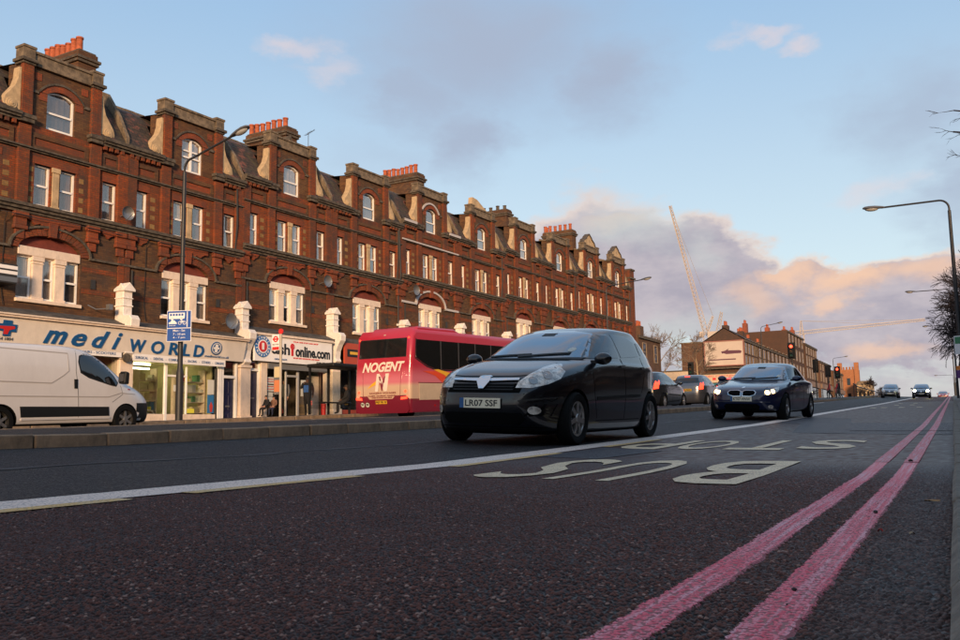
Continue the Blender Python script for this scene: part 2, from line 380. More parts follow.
# ------------------------------------------------------------------ ground sheets
yn=ysteps(-40,250,.5,1.06); yn=sorted(set([round(v,3) for v in yn]+[0]))
b=MB().use(mat('far_ground',(.07,.065,.055),.9,var=.3,vs=.05))
gx=[-2600,-900,-300,-120,-60,-40,0,40,60,120,300,900,2600]; gy=[-300,-100,-40,0,30,60,100,130,170,300,800,3000]
b.add([(x,y,Lg(y)-(.35 if y<=300 else 1)-(0 if abs(x)<70 else 2.5)) for y in gy for x in gx],[(j*13+i,j*13+i+1,(j+1)*13+i+1,(j+1)*13+i) for j in range(11) for i in range(12)])
g=b.build('ground',smooth=True); g['kind']='structure'
sheet('bus_lane_road',M_bus,-3.80,-.03,ysteps(-12,250,.12,1.05),0,10)
sheet('traffic_lane_road',M_lane,-7.8,-3.80,ysteps(-12,250,.2,1.05),0,10)
def strip(name,m,ys,xf,lift,nx=2,z=None):
    b=MB().use(m); vs=[];fs=[]; n=nx+1
    for y in ys:
        a,c=xf(y)
        for i in range(n):
            x=a+(c-a)*i/nx; vs.append((x,y,z(x,y) if z else zr(x,y)+lift))
    for j in range(len(ys)-1):
        for i in range(nx): fs.append((j*n+i,j*n+i+1,(j+1)*n+i+1,(j+1)*n+i))
    b.add(vs,fs); o=b.build(name,smooth=True); o['kind']='structure'; return o
yf=ysteps(-12,250,1,1.06)
strip('central_island',M_isl,yf,lambda y:(-isl(y),-7.82),0,4,z=lambda x,y:.385+(-x-7.7)/(isl(y)-7.7)*.055+Lg(y))
strip('service_road',M_lane,yf,lambda y:(-22.02,-isl(y)-.001),0,5,z=lambda x,y:float(np.interp(-x,[isl(y),22],[.33,.36]))+Lg(y))
strip('shop_pavement',M_isl,yf,lambda y:(-45,-22.15),0,3,z=lambda x,y:.48+Lg(y))
M_pave=mat('near_pavement_slabs',(.16,.14,.12),.85,var=.25,vs=3,bump=.4,bs=40)
strip('near_pavement',M_pave,yf,lambda y:(.128,9),0,3,z=lambda x,y:.1+Lg(y)+x*.015)
# kerbs: stones one by one
def kerb(label,m,x0,x1,ztop,zbot,start,end,step,stones_until,nj):
    root=link('kerb',None); root['kind']='structure'
    y=start; me=None; k=0; rr=random.Random(5)
    meshes=[]
    for _ in range(4):
        b=MB().use(m); b.box(x0,x1,0,step-.012,-.25,0); meshes.append(b.mesh('kerb_stone',bevel=.014))
    while y<stones_until:
        o=link('kerb_stone',meshes[k%4],root,(rr.uniform(-.004,.004),y,Lg(y+step/2)+ztop+rr.uniform(-.004,.003))); 
        o.rotation_euler=(math.atan2(Lg(y+step)-Lg(y),step),0,rr.uniform(-.002,.002)); y+=step; k+=1
    b=MB().use(m); n=0; vs=[];fs=[]
    while y<end:
        y2=y+6; a,c=Lg(y),Lg(y2); o=len(vs)
        vs+=[(x0,y,a+ztop),(x1,y,a+ztop),(x0,y2,c+ztop),(x1,y2,c+ztop),(x0,y,a+zbot),(x1,y,a+zbot),(x0,y2,c+zbot),(x1,y2,c+zbot)]
        fs+=[(o,o+1,o+3,o+2),(o+1,o+5,o+7,o+3),(o,o+2,o+6,o+4)]; y=y2
    b.add(vs,fs); b.build('kerb_run',root,kind='stuff')
    return root
kerb('near',M_kerb,-.029,.125,.1,-.1,-1.83,250,.915,46,0)
kerb('median',M_kerb2,-7.82,-7.68,.388,.1,-1.0,250,.826,46,0)
kerb('island back',M_kerb2,-12.62,-12.47,.44,.2,-6,22,.915,22,0)
kerb('shop side',M_kerb2,-22.15,-22.0,.482,.2,-6,200,.915,50,0)
# ------------------------------------------------------------------ surface dressing near the camera: every chipping is geometry
def _hash(ix,iy,k):
    h=(ix.astype(np.int64)*73856093)^(iy.astype(np.int64)*19349663)^(k*83492791); h=(h^(h>>13))*1274126177&0x7fffffff; h=(h^(h>>15))&0xffffff
    return h/float(0x1000000)
def stones(X,Y,cell=.0135):
    gx=np.floor(X/cell); gy=np.floor(Y/cell); H_=np.zeros_like(X); S=np.zeros_like(X)
    for dx in(-1,0,1):
        for dy in(-1,0,1):
            ix,iy=gx+dx,gy+dy; cx=(ix+.5+(_hash(ix,iy,1)-.5)*.9)*cell; cy=(iy+.5+(_hash(ix,iy,2)-.5)*.9)*cell
            r=cell*(.38+.36*_hash(ix,iy,3)); a=_hash(ix,iy,4)*3.14; ux=(X-cx)*np.cos(a)+(Y-cy)*np.sin(a); uy=-(X-cx)*np.sin(a)+(Y-cy)*np.cos(a)
            d=np.sqrt((ux/r)**2+(uy/(r*.72))**2); tilt=(_hash(ix,iy,5)-.5)*.5*ux/r
            h=np.clip(1-d**2.6,0,1)*(.45+.55*_hash(ix,iy,6))*(1+tilt); m_=h>H_; H_=np.where(m_,h,H_); S=np.where(m_,_hash(ix,iy,7),S)
    return H_,S
zr_v=np.vectorize(zr)
def chip_sheet(name,m,x0,x1,y0,y1,st,amp,base,f=1.0,par=None,mask=None):
    nx=int((x1-x0)/st)+1; ny=int((y1-y0)/st)+1; xs=np.linspace(x0,x1,nx); ys=np.linspace(y0,y1,ny); X,Y=np.meshgrid(xs,ys)
    H_,S=stones(X,Y); fd=np.clip((Y-5.6)/2.6,0,1); H_=H_*(1-fd)+.37*fd; ly=np.array([Lg(y) for y in ys]); Z=ly[:,None]+.0045*X*X+base+amp*H_*f+.0016*np.sin(X*5+1.3*np.sin(Y*3))
    me=bpy.data.meshes.new(name); nv=nx*ny; co=np.stack([X,Y,Z],-1).reshape(-1).astype(np.float32)
    idx=np.arange(nv).reshape(ny,nx); q_=np.stack([idx[:-1,:-1],idx[:-1,1:],idx[1:,1:],idx[1:,:-1]],-1)
    if mask is not None: q_=q_[mask((X[:-1,:-1]+X[1:,1:])/2,(Y[:-1,:-1]+Y[1:,1:])/2)]
    q_=q_.reshape(-1,4); nf=len(q_)
    me.vertices.add(nv); me.vertices.foreach_set('co',co); me.loops.add(nf*4); me.loops.foreach_set('vertex_index',q_.reshape(-1).astype(np.int32))
    me.polygons.add(nf); me.polygons.foreach_set('loop_start',np.arange(0,nf*4,4,dtype=np.int32)); me.update(calc_edges=True)
    for nm,arr in (('stone',S),('rise',H_)):
        at=me.attributes.new(nm,'FLOAT','POINT'); at.data.foreach_set('value',arr.reshape(-1).astype(np.float32))
    me.polygons.foreach_set('use_smooth',[True]*nf); me.materials.append(m); o=link(name,me,par); o['kind']='structure'; return o
def chip_mat(name,cols,gap,paint_=None):
    m=bpy.data.materials.new(name); m.use_nodes=True; q=NT(m.node_tree); b=m.node_tree.nodes['Principled BSDF']
    s=q.node('ShaderNodeAttribute',attribute_name='stone').outputs['Fac']; h=q.node('ShaderNodeAttribute',attribute_name='rise').outputs['Fac']
    tc=q.node('ShaderNodeTexCoord').outputs['Object']
    c=q.mix(q.ramp(s,.1,.75),cols[0],cols[1]); c=q.mix(q.ramp(s,.86,.99),c,cols[2])
    big=q.noise(tc,.8,5,.6); c=q.mix(q.ramp(big,.35,.7,0,.4),c,cols[0]); fine=q.noise(tc,900,2,.6); c=q.mix(q.ramp(fine,.3,.7,0,.35),c,tuple(x*.5 for x in cols[0]))
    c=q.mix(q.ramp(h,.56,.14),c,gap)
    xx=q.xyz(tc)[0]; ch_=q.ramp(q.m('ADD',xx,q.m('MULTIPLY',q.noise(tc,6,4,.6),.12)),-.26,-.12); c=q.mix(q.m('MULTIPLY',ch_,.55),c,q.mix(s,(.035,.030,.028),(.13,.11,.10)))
    if paint_:
        p0,p1,st=paint_; n=q.noise(tc,260,4,.75); pc=q.mix(q.ramp(n,.35,.7),p0,p1)
        s1=q.noise(q.vm('MULTIPLY',tc,(55,1.0,1)),1,4,.6); pc=q.mix(q.m('MULTIPLY',q.ramp(s1,.42,.70),q.ramp(n,.3,.6,.4,1)),pc,st)
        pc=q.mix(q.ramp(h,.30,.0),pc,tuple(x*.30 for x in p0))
        wear=q.m('MULTIPLY',q.ramp(h,.62,.9),q.ramp(q.noise(tc,34,4,.7),.50,.66)); c=q.mix(q.m('SUBTRACT',1,q.m('MULTIPLY',wear,.7)),c,pc)
    q.put(b.inputs['Base Color'],c); q.put(b.inputs['Roughness'],q.m('ADD',q.m('MULTIPLY',s,.3),.42)); b.inputs['Specular IOR Level'].default_value=.22
    MATS[name]=m; return m
M_chip=chip_mat('chipping_surface',((.052,.014,.008),(.175,.062,.042),(.44,.28,.22)),(.008,.003,.002))
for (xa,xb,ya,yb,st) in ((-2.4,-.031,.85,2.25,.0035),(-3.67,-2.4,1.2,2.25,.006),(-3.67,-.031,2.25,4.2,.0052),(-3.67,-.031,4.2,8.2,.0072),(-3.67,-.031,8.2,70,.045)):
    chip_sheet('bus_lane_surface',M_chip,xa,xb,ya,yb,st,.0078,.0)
# ------------------------------------------------------------------ paint on the road
def edge_noise(seed,amp,sc_):
    rr=np.random.RandomState(seed); ph=rr.uniform(0,6.28,14); fr=sc_*np.geomspace(.6,28,14); am=amp*np.geomspace(1,.3,14)/3
    return lambda y: float(np.sum(am*np.sin(fr*y+ph)))
def painted(name,m,y0,y1,xa,xb,amp=.004,seed=1,lift=.0085,step=.012,nx=2,fr=6,edge=None):
    ys=[y0]
    while ys[-1]<y1: ys.append(ys[-1]+max(step,(abs(ys[-1]))*.006))
    ys[-1]=y1
    ea,eb=edge_noise(seed,amp,fr),edge_noise(seed+50,amp,fr)
    fa=xa if callable(xa) else (lambda y:xa); fb=xb if callable(xb) else (lambda y:xb)
    o=strip(name,m,ys,lambda y:(fa(y)+ea(y),fb(y)+eb(y)),lift,nx)
    if edge:
        e=strip(name,edge,ys,lambda y:(fb(y)+eb(y)-.001,fb(y)+eb(y)+.004),0,1,z=lambda x,y:zr(min(x,-.031),y)+(lift if x<fb(y)+eb(y) else .0005)); e.name=name+'_edge'
        e.parent=o; del e['kind']
    return o
M_wl=M_wline
painted('lane_line',M_wline,-6,230,-3.98,-3.66,.005,3,.0085,.05)
painted('lane_line_ghost',M_yline,-.3,3.15,-3.665,-3.56,.004,9,.0095,.05)
for i,(a,c) in enumerate([(3.55,5.1),(6.4,8.6),(10,12.2)]): painted('lane_line_ghost',M_yline,a,c,-3.665,-3.56,.004,10+i,.0095,.05)
painted('red_line',M_rline,8.1,230,-.614,-.506,.0045,21,.0085,.004,fr=22,edge=M_redge)
painted('red_line',M_rline,8.1,230,-.394,-.284,.0045,31,.0085,.004,fr=22,edge=M_redge)
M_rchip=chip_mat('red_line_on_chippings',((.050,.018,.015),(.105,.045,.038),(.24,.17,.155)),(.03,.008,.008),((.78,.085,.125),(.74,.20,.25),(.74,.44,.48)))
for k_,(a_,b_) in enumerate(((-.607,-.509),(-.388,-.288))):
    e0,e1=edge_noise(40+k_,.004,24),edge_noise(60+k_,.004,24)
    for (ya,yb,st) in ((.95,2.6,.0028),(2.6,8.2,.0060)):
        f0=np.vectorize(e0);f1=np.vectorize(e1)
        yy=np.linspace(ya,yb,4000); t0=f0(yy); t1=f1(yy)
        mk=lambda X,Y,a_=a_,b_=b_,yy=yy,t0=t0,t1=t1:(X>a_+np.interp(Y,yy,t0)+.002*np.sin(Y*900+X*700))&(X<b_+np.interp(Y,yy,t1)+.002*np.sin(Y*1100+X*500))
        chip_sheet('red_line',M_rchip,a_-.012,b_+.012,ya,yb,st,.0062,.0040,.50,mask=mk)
    ys_=np.arange(.95,8.2,.004); strip('red_line_edge',M_redge,list(ys_),lambda y,b_=b_,e1=e1:(b_+e1(y)-.003,b_+e1(y)+.0055),0,1,z=lambda x,y,b_=b_,e1=e1:zr(x,y)+(.0052 if x<b_+e1(y) else .0008))
# transverse repairs
def patch(name,m,pts,lift=.007):
    cx=sum(p[0] for p in pts)/len(pts); b=MB().use(m)
    n=18; top=[]; 
    # pts = 4 corners; bilinear grid, draped
    (a,b_,c,d)=pts; vs=[];fs=[]; rr=edge_noise(int(abs(cx)*100),.05,3)
    for j in range(n+1):
        for i in range(n+1):
            u,v=i/n,j/n
            x=(a[0]*(1-u)+b_[0]*u)*(1-v)+(d[0]*(1-u)+c[0]*u)*v; y=(a[1]*(1-u)+b_[1]*u)*(1-v)+(d[1]*(1-u)+c[1]*u)*v
            if j in(0,n): y+=rr(x*3)
            vs.append((x,y,zr(x,y)+lift))
    for j in range(n):
        for i in range(n): fs.append((j*(n+1)+i,j*(n+1)+i+1,(j+1)*(n+1)+i+1,(j+1)*(n+1)+i))
    b.add(vs,fs); o=b.build(name,smooth=True); o['kind']='structure'; return o
patch('road_repair',M_patch,[(-2.4,15.6),(-.05,14.6),(-.05,21.5),(-3.2,22.5)])
patch('road_repair',M_patch,[(-3.6,8.0),(-2.95,7.9),(-2.8,9.6),(-3.6,9.9)])
patch('road_repair',M_patch,[(-3.6,21.5),(-2.0,20.9),(-2.4,25.5),(-3.6,27)])
patch('road_joint',M_dark,[(-1.6,16.55),(-.04,16.2),(-.04,16.32),(-1.6,16.67)],.0105)
# tar crack in the traffic lane
painted('road_crack',mat('tar_crack',(.018,.018,.02),.6,var=.4,vs=30),-2,60,lambda y:-5.86+.05*math.sin(y*.8)+.03*math.sin(y*2.3),lambda y:-5.79+.05*math.sin(y*.8)+.03*math.sin(y*2.3)+.02*math.sin(y*5),.012,77,.004,.04)
# BUS STOP, read by drivers coming towards the camera
def road_letter(ch,x0,x1,y0,y1,m=M_letter):
    """x0 = left side as read (larger X), letter top towards the camera (y0)"""
    me=text_mesh(ch,1,0,0,.008); a,b_=bounds(me)
    bm=bmesh.new(); bm.from_mesh(me)
    for v in bm.verts:
        u=(v.co.x-a[0])/(b_[0]-a[0]); t=(v.co.y-a[1])/(b_[1]-a[1]); v.co.x=x0+(x1-x0)*u; v.co.y=y1+(y0-y1)*t; v.co.z=0
    for k in np.arange(y0+.3,y1,.3):
        bmesh.ops.bisect_plane(bm,geom=bm.verts[:]+bm.edges[:]+bm.faces[:],plane_co=(0,k,0),plane_no=(0,1,0))
    for v in bm.verts: v.co.z=zr(v.co.x,v.co.y)+.0092
    bmesh.ops.recalc_face_normals(bm,faces=bm.faces)
    for f in bm.faces:
        if f.normal.z<0: f.normal_flip()
    bm.to_mesh(me); bm.free(); me.materials.clear(); me.materials.append(m)
    o=link('road_lettering',me); o['kind']='structure'; return o
road_letter('B',-1.18,-1.76,5.5,8.1); road_letter('U',-1.98,-2.44,5.5,7.95); road_letter('S',-2.60,-3.04,5.45,7.85)
road_letter('S',-1.0,-1.62,10.3,12.7); road_letter('T',-1.68,-2.28,10.0,12.5); road_letter('O',-2.40,-2.90,9.9,12.2); road_letter('P',-2.96,-3.48,9.75,12.1)
# worn cross marks further up the lane
for (x,y) in [(-3.3,43),(-2.9,43.6),(-2.2,44),(-1.5,44.5),(-2.8,52),(-2.1,53),(-3.0,60),(-2.2,61)]:
    patch('road_marking',M_letter,[(x,y),(x+.22,y-.2),(x+.25,y+1.0),(x,y+1.2)],.0095)
painted('lane_line',M_wline,30,60,lambda y:-7.25,lambda y:-7.13,.004,5,.005,.2)
# ------------------------------------------------------------------ the terrace
TH=R(2.5); FD=28.7
DB=Vector((math.sin(TH),math.cos(TH),0)); NB=Vector((-math.cos(TH),math.sin(TH),0))
FROT=math.pi/2-TH
def fac(s,off=0,z=0): return NB*(FD+off)+DB*s+Vector((0,0,z))
def arch_pts(cx,hw,zs,rise,n=14,x0=None,x1=None):
    """segmental/elliptic arch from left spring to right spring"""
    return [(cx-hw*math.cos(math.pi*k/n),zs+rise*math.sin(math.pi*k/n)) for k in range(n+1)]
def seg_pts(cx,hw,zs,rise,n=10):
    r=(hw*hw+rise*rise)/(2*rise); a=math.asin(hw/r)
    return [(cx+r*math.sin(-a+2*a*k/n),zs+rise-r+r*math.cos(-a+2*a*k/n)) for k in range(n+1)]
def wall(b,outer,holes,y,depth,back=True):
    """front face in plane y with holes, reveals running back by depth"""
    loops=[[Vector((p[0],p[1],0)) for p in outer]]+[[Vector((p[0],p[1],0)) for p in h] for h in holes]
    flat=[p for l in loops for p in l]; tri=tessellate_polygon(loops)
    vs=[(p.x,y,p.y) for p in flat]; b.add(vs,[tuple(t) for t in tri])
    for l in loops:
        n=len(l); vs=[(p.x,y,p.y) for p in l]+[(p.x,y+depth,p.y) for p in l]
        b.add(vs,[(i,(i+1)%n,(i+1)%n+n,i+n) for i in range(n)])
def rect(x0,x1,z0,z1): return [(x0,z0),(x1,z0),(x1,z1),(x0,z1)]
H=3.0
DENT=MB().use(M_red).box(0,.13,-.19,-.02,11.08,11.22).mesh('dentil')
M_quoin=brick_mat('yellow_stock_quoin',(.42,.24,.07),(.32,.17,.05),(.25,.18,.1),.35)
M_blind=mat('pale_blind',(.72,.64,.58),.9,var=.12,vs=5)
def sash(parent,x0,x1,z0,z1,y,top=None,style='sash',name='window',cur=None,meshes={}):
    """one sash window: frame, upper and lower pane, curtain"""
    w_=x1-x0; h=z1-z0; f=.065; b=MB().use(M_white)
    if top:
        arc=seg_pts(w_/2,w_/2,h,top); inner=seg_pts(w_/2,w_/2-f,h-.0,top-f*.9)
        wall(b,[(0,0),(w_,0)]+arc[::-1],[[(f,f*1.3),(w_-f,f*1.3)]+inner[::-1]],0,.09)
    else: wall(b,rect(0,w_,0,h),[rect(f,w_-f,f*1.3,h-f)],0,.09)
    m=h*.5
    b.box(f*.9,w_-f*.9,-.012,.06,m-.035,m+.035)
    if style=='casement':
        b.box(w_/2-.045,w_/2+.045,-.01,.06,f,h+(top or 0)-.05); b.box(f,w_-f,-.008,.05,h*.72-.03,h*.72+.03); b.v=b.v
    me=b.mesh('window_frame'); o=link(name,me,parent,(x0,y,z0))
    g=MB().use(M_pane)
    tz=h-f+(top or 0)*.55
    if style=='casement': g.box(f,w_-f,.045,.05,f,tz)
    else: g.box(f*.9,w_-f*.9,.05,.054,m,tz)
    g.build('pane',o)
    if style!='casement': g=MB().use(M_pane); g.box(f*.9,w_-f*.9,.025,.029,f,m); g.build('pane',o)
    c=MB().use(cur or M_curtain); n=14; vs=[];fs=[]
    for i in range(n+1):
        xx=.02+(w_-.04)*i/n; yy=.11+.018*math.sin(i*2.4)
        vs+=[(xx,yy,.0),(xx,yy,h+(top or 0))]
    for i in range(n): fs.append((2*i,2*i+2,2*i+3,2*i+1))
    c.add(vs,fs).build('curtain',o,smooth=True)
    return o
def house_proto(casement=False):
    """front of one house; origin at the foot of its centre line, x along the street, -y to the street"""
    root=thing('terraced_house','x','house')
    G=.75          # ground level in local z (pavement)
    # first floor wall
    b=MB().use(M_brown)
    arch=arch_pts(0,1.2,6.85,.55,14)
    hole1=[(-1.2,5.0),(1.2,5.0)]+arch[::-1]
    wall(b,rect(-H,H,4.3,8.05),[hole1],0,.32); b.build('wall',root)
    # second floor wall in red brick
    b=MB().use(M_red); holes=[rect(-.73,-.10,8.42,9.9),rect(.25,.88,8.42,9.9),rect(-2.6,-1.97,8.42,9.9),rect(1.98,2.61,8.42,9.9)]
    wall(b,rect(-H,H,8.05,11.25),holes,-.02,.3); b.build('upper_wall',root)
    for (a,c) in [(-.73,-.10),(.25,.88),(-2.6,-1.97),(1.98,2.61)]:
        sash(root,a,c,8.42,9.9,.1,cur=M_blind if (a>0 and a<1) or a<-2 else M_curtain)
        # yellowish quoins of the reveals
    b=MB().use(M_stone); b.box(-.06,.21,-.05,.1,8.46,9.72); b.box(-.09,.24,-.075,.1,9.72,9.9); b.box(-.09,.24,-.075,.1,8.42,8.5); b.build('mullion',root,bevel=.012)
    for (a,c) in [(-.80,.95),(-2.66,-1.91),(1.92,2.67)]:
        b=MB().use(M_rub); b.box(a,c,-.035,.1,9.9,10.16); b.build('window_head',root)
    # brown panels between windows
    for (a,c) in [(-1.86,-1.72),(-.92,-.86),(1.0,1.10),(2.68,2.74)]:
        b=MB().use(M_brown); 
        for k in range(4): MB().use(M_quoin).box(a,c+.08,-.028,.1,8.5+k*.36,8.68+k*.36).build('quoin',root)
    # pilasters
    for x,w_ in [(-H+.21,.42),(H-.21,.42),(-1.2,.42),(1.58,.42)]:
        b=MB().use(M_red); b.box(x-w_/2,x+w_/2,-.13,.0,8.36,10.30); b.build('pilaster',root,bevel=.008)
        b=MB().use(M_red); b.box(x-w_/2-.02,x+w_/2+.02,-.15,.0,10.42,11.16); b.build('pilaster',root,bevel=.008)
        # corbel below
        b=MB().use(M_rub); b.box(x-.26,x+.26,-.20,0,7.86,8.06); b.box(x-.22,x+.22,-.14,0,7.6,7.86); b.box(x-.25,x+.25,-.17,0,7.46,7.6); b.box(x-.17,x+.17,-.10,0,7.14,7.46); b.build('corbel',root,bevel=.02)
    for x in (-H+.13,H-.13):
        b=MB().use(M_red); b.box(x-.12,x+.12,-.07,0,4.7,7.2); b.build('party_pilaster',root)
    # red bands on the stock brick
    for z in (5.55,6.35):
        b=MB().use(M_rub)
        for (a,c) in [(-H+.26,-1.26),(1.26,H-.26)]: MB().use(M_red).box(a,c,-.012,0,z,z+.19).build('brick_band',root)
    # sill course
    b=MB().use(M_soot)
    b.box(-H,H,-.12,0,8.06,8.16); b.box(-H,H,-.20,0,8.16,8.27); b.box(-H,H,-.27,0,8.27,8.35); b.box(-H,H,-.18,0,8.35,8.41); b.build('sill_course',root)
    # string course above the windows
    b=MB().use(M_soot); b.box(-H,H,-.10,0,10.30,10.36); b.box(-H,H,-.17,0,10.36,10.42); b.build('string_course',root)
    # recessed panels
    for (a,c) in [(-.80,1.16),(-2.52,-1.72),(2.0,2.52)]:
        b=MB().use(M_rub); b.box(a,c,-.028,0,10.52,10.80)
        b.use(M_brown)
        wall(b,rect(a-.16,c+.16,10.44,10.98),[rect(a,c,10.54,10.82)],-.075,.07); b.build('brick_panel',root)
    # eaves cornice either side of the gable
    for (a,c) in [(-H,-1.44),(1.82,H)]:
        b=MB().use(M_soot); b.box(a,c,-.20,0,11.22,11.31); b.box(a,c,-.34,0,11.40,11.52); b.box(a,c,-.28,0,11.31,11.40)
        b.build('cornice',root)
        n=int((c-a)/.25)
        for k in range(n): link('dentil',DENT,root,(a+.06+k*.25,0,0))
    # apron carving
    b=MB().use(M_rub)
    pts=[(-.92,8.04),(1.08,8.04),(1.08,7.86),(.86,7.84),(.66,7.70),(.46,7.78),(.30,7.58),(0,7.66),(-.30,7.58),(-.46,7.78),(-.66,7.70),(-.80,7.84),(-.92,7.86)]
    b.prism(pts,-.09,0); b.build('carved_apron',root)
    for cx in (-2.28,2.26):
        b=MB().use(M_rub); b.prism([(cx-.34,8.04),(cx+.34,8.04),(cx+.25,7.88),(cx+.1,7.82),(cx,7.72),(cx-.1,7.82),(cx-.25,7.88)],-.08,0); b.build('carved_apron',root)
    # arch ring, hood mould, keystone, tympanum
    b=MB().use(M_rub); n=22
    for k in range(n):
        a0,a1=math.pi*k/n+.008,math.pi*(k+1)/n-.008; col=M_rub if (k//2)%2==0 else M_red
        b.use(M_stone if k in(5,6,15,16) and False else col)
        q_=lambda a,hw,rs:(-hw*math.cos(a),6.85+rs*math.sin(a))
        b.prism([q_(a0,1.2,.55),q_(a1,1.2,.55),q_(a1,1.5,.82),q_(a0,1.5,.82)],-.06,.0)
    b.build('arch_ring',root)
    b=MB().use(M_soot)
    for k in range(n):
        a0,a1=math.pi*k/n,math.pi*(k+1)/n
        b.prism([q_(a0,1.5,.82),q_(a1,1.5,.82),q_(a1,1.57,.90),q_(a0,1.57,.90)],-.12,.0)
    b.box(-H,-1.5,-.10,0,6.80,6.88); b.box(1.5,H,-.10,0,6.80,6.88); b.build('hood_mould',root)
    b=MB().use(M_rub); b.prism([(-.12,7.36),(.12,7.36),(.17,7.86),(-.17,7.86)],-.16,0); b.build('keystone',root)
    b=MB().use(mat('dark_red_tympanum',(.17,.035,.022),.9,var=.2,bump=.4,bs=20)); b.box(-1.2,1.2,.14,.2,6.9,7.42); b.build('tympanum',root)
    b=MB().use(M_cream); b.box(-1.19,1.17,-.02,.25,6.62,6.93); b.build('lintel',root,bevel=.015)
    for cx in (-.42,.42):
        b=MB().use(M_cream); b.box(cx-.19,cx+.19,.02,.2,5.12,6.62); b.box(cx-.23,cx+.23,-.02,.22,6.46,6.62); b.box(cx-.21,cx+.21,0,.2,6.36,6.42); b.box(cx-.23,cx+.23,-.01,.2,5.06,5.2); b.build('stone_pier',root,bevel=.012)
    for (a,c) in [(-1.19,-.63),(-.21,.21),(.63,1.17)]: sash(root,a,c,5.1,6.62,.12)
    b=MB().use(M_cream); b.box(-1.24,1.24,-.10,.2,4.98,5.1); b.build('window_sill',root,bevel=.012)
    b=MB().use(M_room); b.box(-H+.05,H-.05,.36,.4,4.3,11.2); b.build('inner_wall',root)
    # gable dormer
    gb=Matrix.Translation((.18,0,0)); dx=0.0; zc=12.52; n0=len(bpy.data.objects); before=set(o.name for o in bpy.data.objects)
    b=MB().use(M_brown); hole=[(dx-.55,11.24),(dx+.55,11.24)]+seg_pts(dx,.55,zc,.2)[::-1]
    wall(b,rect(-1.2,1.2,11.25,13.45),[hole],-.02,.3); b.build('gable_wall',root)
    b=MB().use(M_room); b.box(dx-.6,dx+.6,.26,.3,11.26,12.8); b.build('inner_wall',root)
    b=MB().use(M_brown); b.box(-1.52,-1.2,-.02,.75,11.25,13.4); b.box(1.2,1.52,-.02,.75,11.25,13.4); b.box(-1.2,1.2,.3,.75,13.0,13.4); b.build('gable_cheek',root)
    b=MB().use(M_rub)
    ri=seg_pts(dx,.56,zc,.2,12); ro=seg_pts(dx,.86,zc-.02,.46,12)
    for k in range(12): b.prism([ri[k],ri[k+1],ro[k+1],ro[k]],-.05,0)
    b.box(dx-.86,dx-.56,-.045,0,12.22,12.5); b.box(dx+.56,dx+.86,-.045,0,12.22,12.5); b.build('arch_ring',root)
    b=MB().use(M_soot); ro2=seg_pts(dx,.92,zc-.02,.54,12)
    for k in range(12): b.prism([ro[k],ro[k+1],ro2[k+1],ro2[k]],-.09,0)
    b.box(-1.16,dx-.90,-.08,0,12.42,12.52); b.box(dx+.90,1.16,-.08,0,12.42,12.52)
    b.build('hood_mould',root)
    sash(root,dx-.55,dx+.55,11.27,zc,.08,top=.19,style='casement' if casement else 'sash',cur=M_blind)
    for x in (-1.36,1.36):
        b=MB().use(M_red); b.box(x-.2,x+.2,-.16,.0,11.5,13.32); b.build('gable_pier',root,bevel=.01)
        b=MB().use(M_soot); b.box(x-.26,x+.26,-.24,.1,11.22,11.36); b.box(x-.30,x+.30,-.28,.1,11.36,11.5); b.build('pier_base',root,bevel=.015)
        b=MB().use(M_soot); b.box(x-.24,x+.24,-.2,.3,13.32,13.40); b.box(x-.31,x+.31,-.27,.34,13.40,13.52); b.use(M_cope); b.box(x-.22,x+.22,-.18,.3,13.52,13.96); b.box(x-.25,x+.25,-.21,.32,13.90,14.0); b.build('pier_cap',root,bevel=.015)
    b=MB().use(M_cope); b.box(-1.13,1.13,-.14,.26,13.36,13.48); b.box(-1.13,1.13,-.10,.2,13.48,13.80); b.box(-1.13,1.13,-.15,.26,13.80,13.90); b.build('coping',root,bevel=.012)
    for x in (-.92,.92):
        b=MB().use(M_rub); b.box(x-.13,x+.13,-.04,0,12.92,13.18); b.build('square_plaque',root)
    # scrolls
    for sgn in (-1,1):
        pr=[(0,13.15),(.10,13.15),(.13,12.75),(.22,12.45),(.40,12.2),(.56,11.98),(.62,11.78),(.60,11.62),(.48,11.50),(.30,11.46),(0,11.46)]
        b=MB().use(M_stone); b.prism([(sgn*(1.57+x),z) for x,z in pr],-.10,.22)
        for r_,y_ in ((.20,-.13),(.13,-.15),(.06,-.17)):
            cc=(sgn*(1.57+.33),11.76); b.prism([(cc[0]+r_*math.cos(t*math.pi/8),cc[1]+r_*math.sin(t*math.pi/8)) for t in range(16)],y_,-.09)
        b.build('scroll',root,bevel=.012)
    for o in bpy.data.objects:
        if o.name not in before and o.parent==root: o.location.x+=.18
    # roof
    b=MB().use(M_roof)
    rx,rz=2.9,14.15
    vs=[];fs=[]; rr=random.Random(4)
    prof=[(-.22,11.50),(.10,11.95),(.42,12.4),(.78,12.95),(1.15,13.35),(1.7,13.68),(2.3,13.93),(rx,rz)]
    for (yy,zz) in prof:
        for i in range(13): vs.append((-H+i*.5,yy,zz+rr.uniform(-.03,.03)))
    for j in range(len(prof)-1):
        for i in range(12):
            if j<3 and 3<=i<9: continue
            fs.append((j*13+i,j*13+i+1,(j+1)*13+i+1,(j+1)*13+i))
    b.add(vs,fs)
    b.add([(-H,rx,rz),(H,rx,rz),(H,7.5,10.5),(-H,7.5,10.5)],[(0,1,2,3)])
    ob=b.build('roof',root)
    b=MB().use(M_cope); 
    for k in range(12): b.box(-H+k*.5+.01,-H+k*.5+.49,rx-.11,rx+.11,rz-.05,rz+.09+rr.uniform(-.01,.01))
    b.build('ridge_tile_row',root)
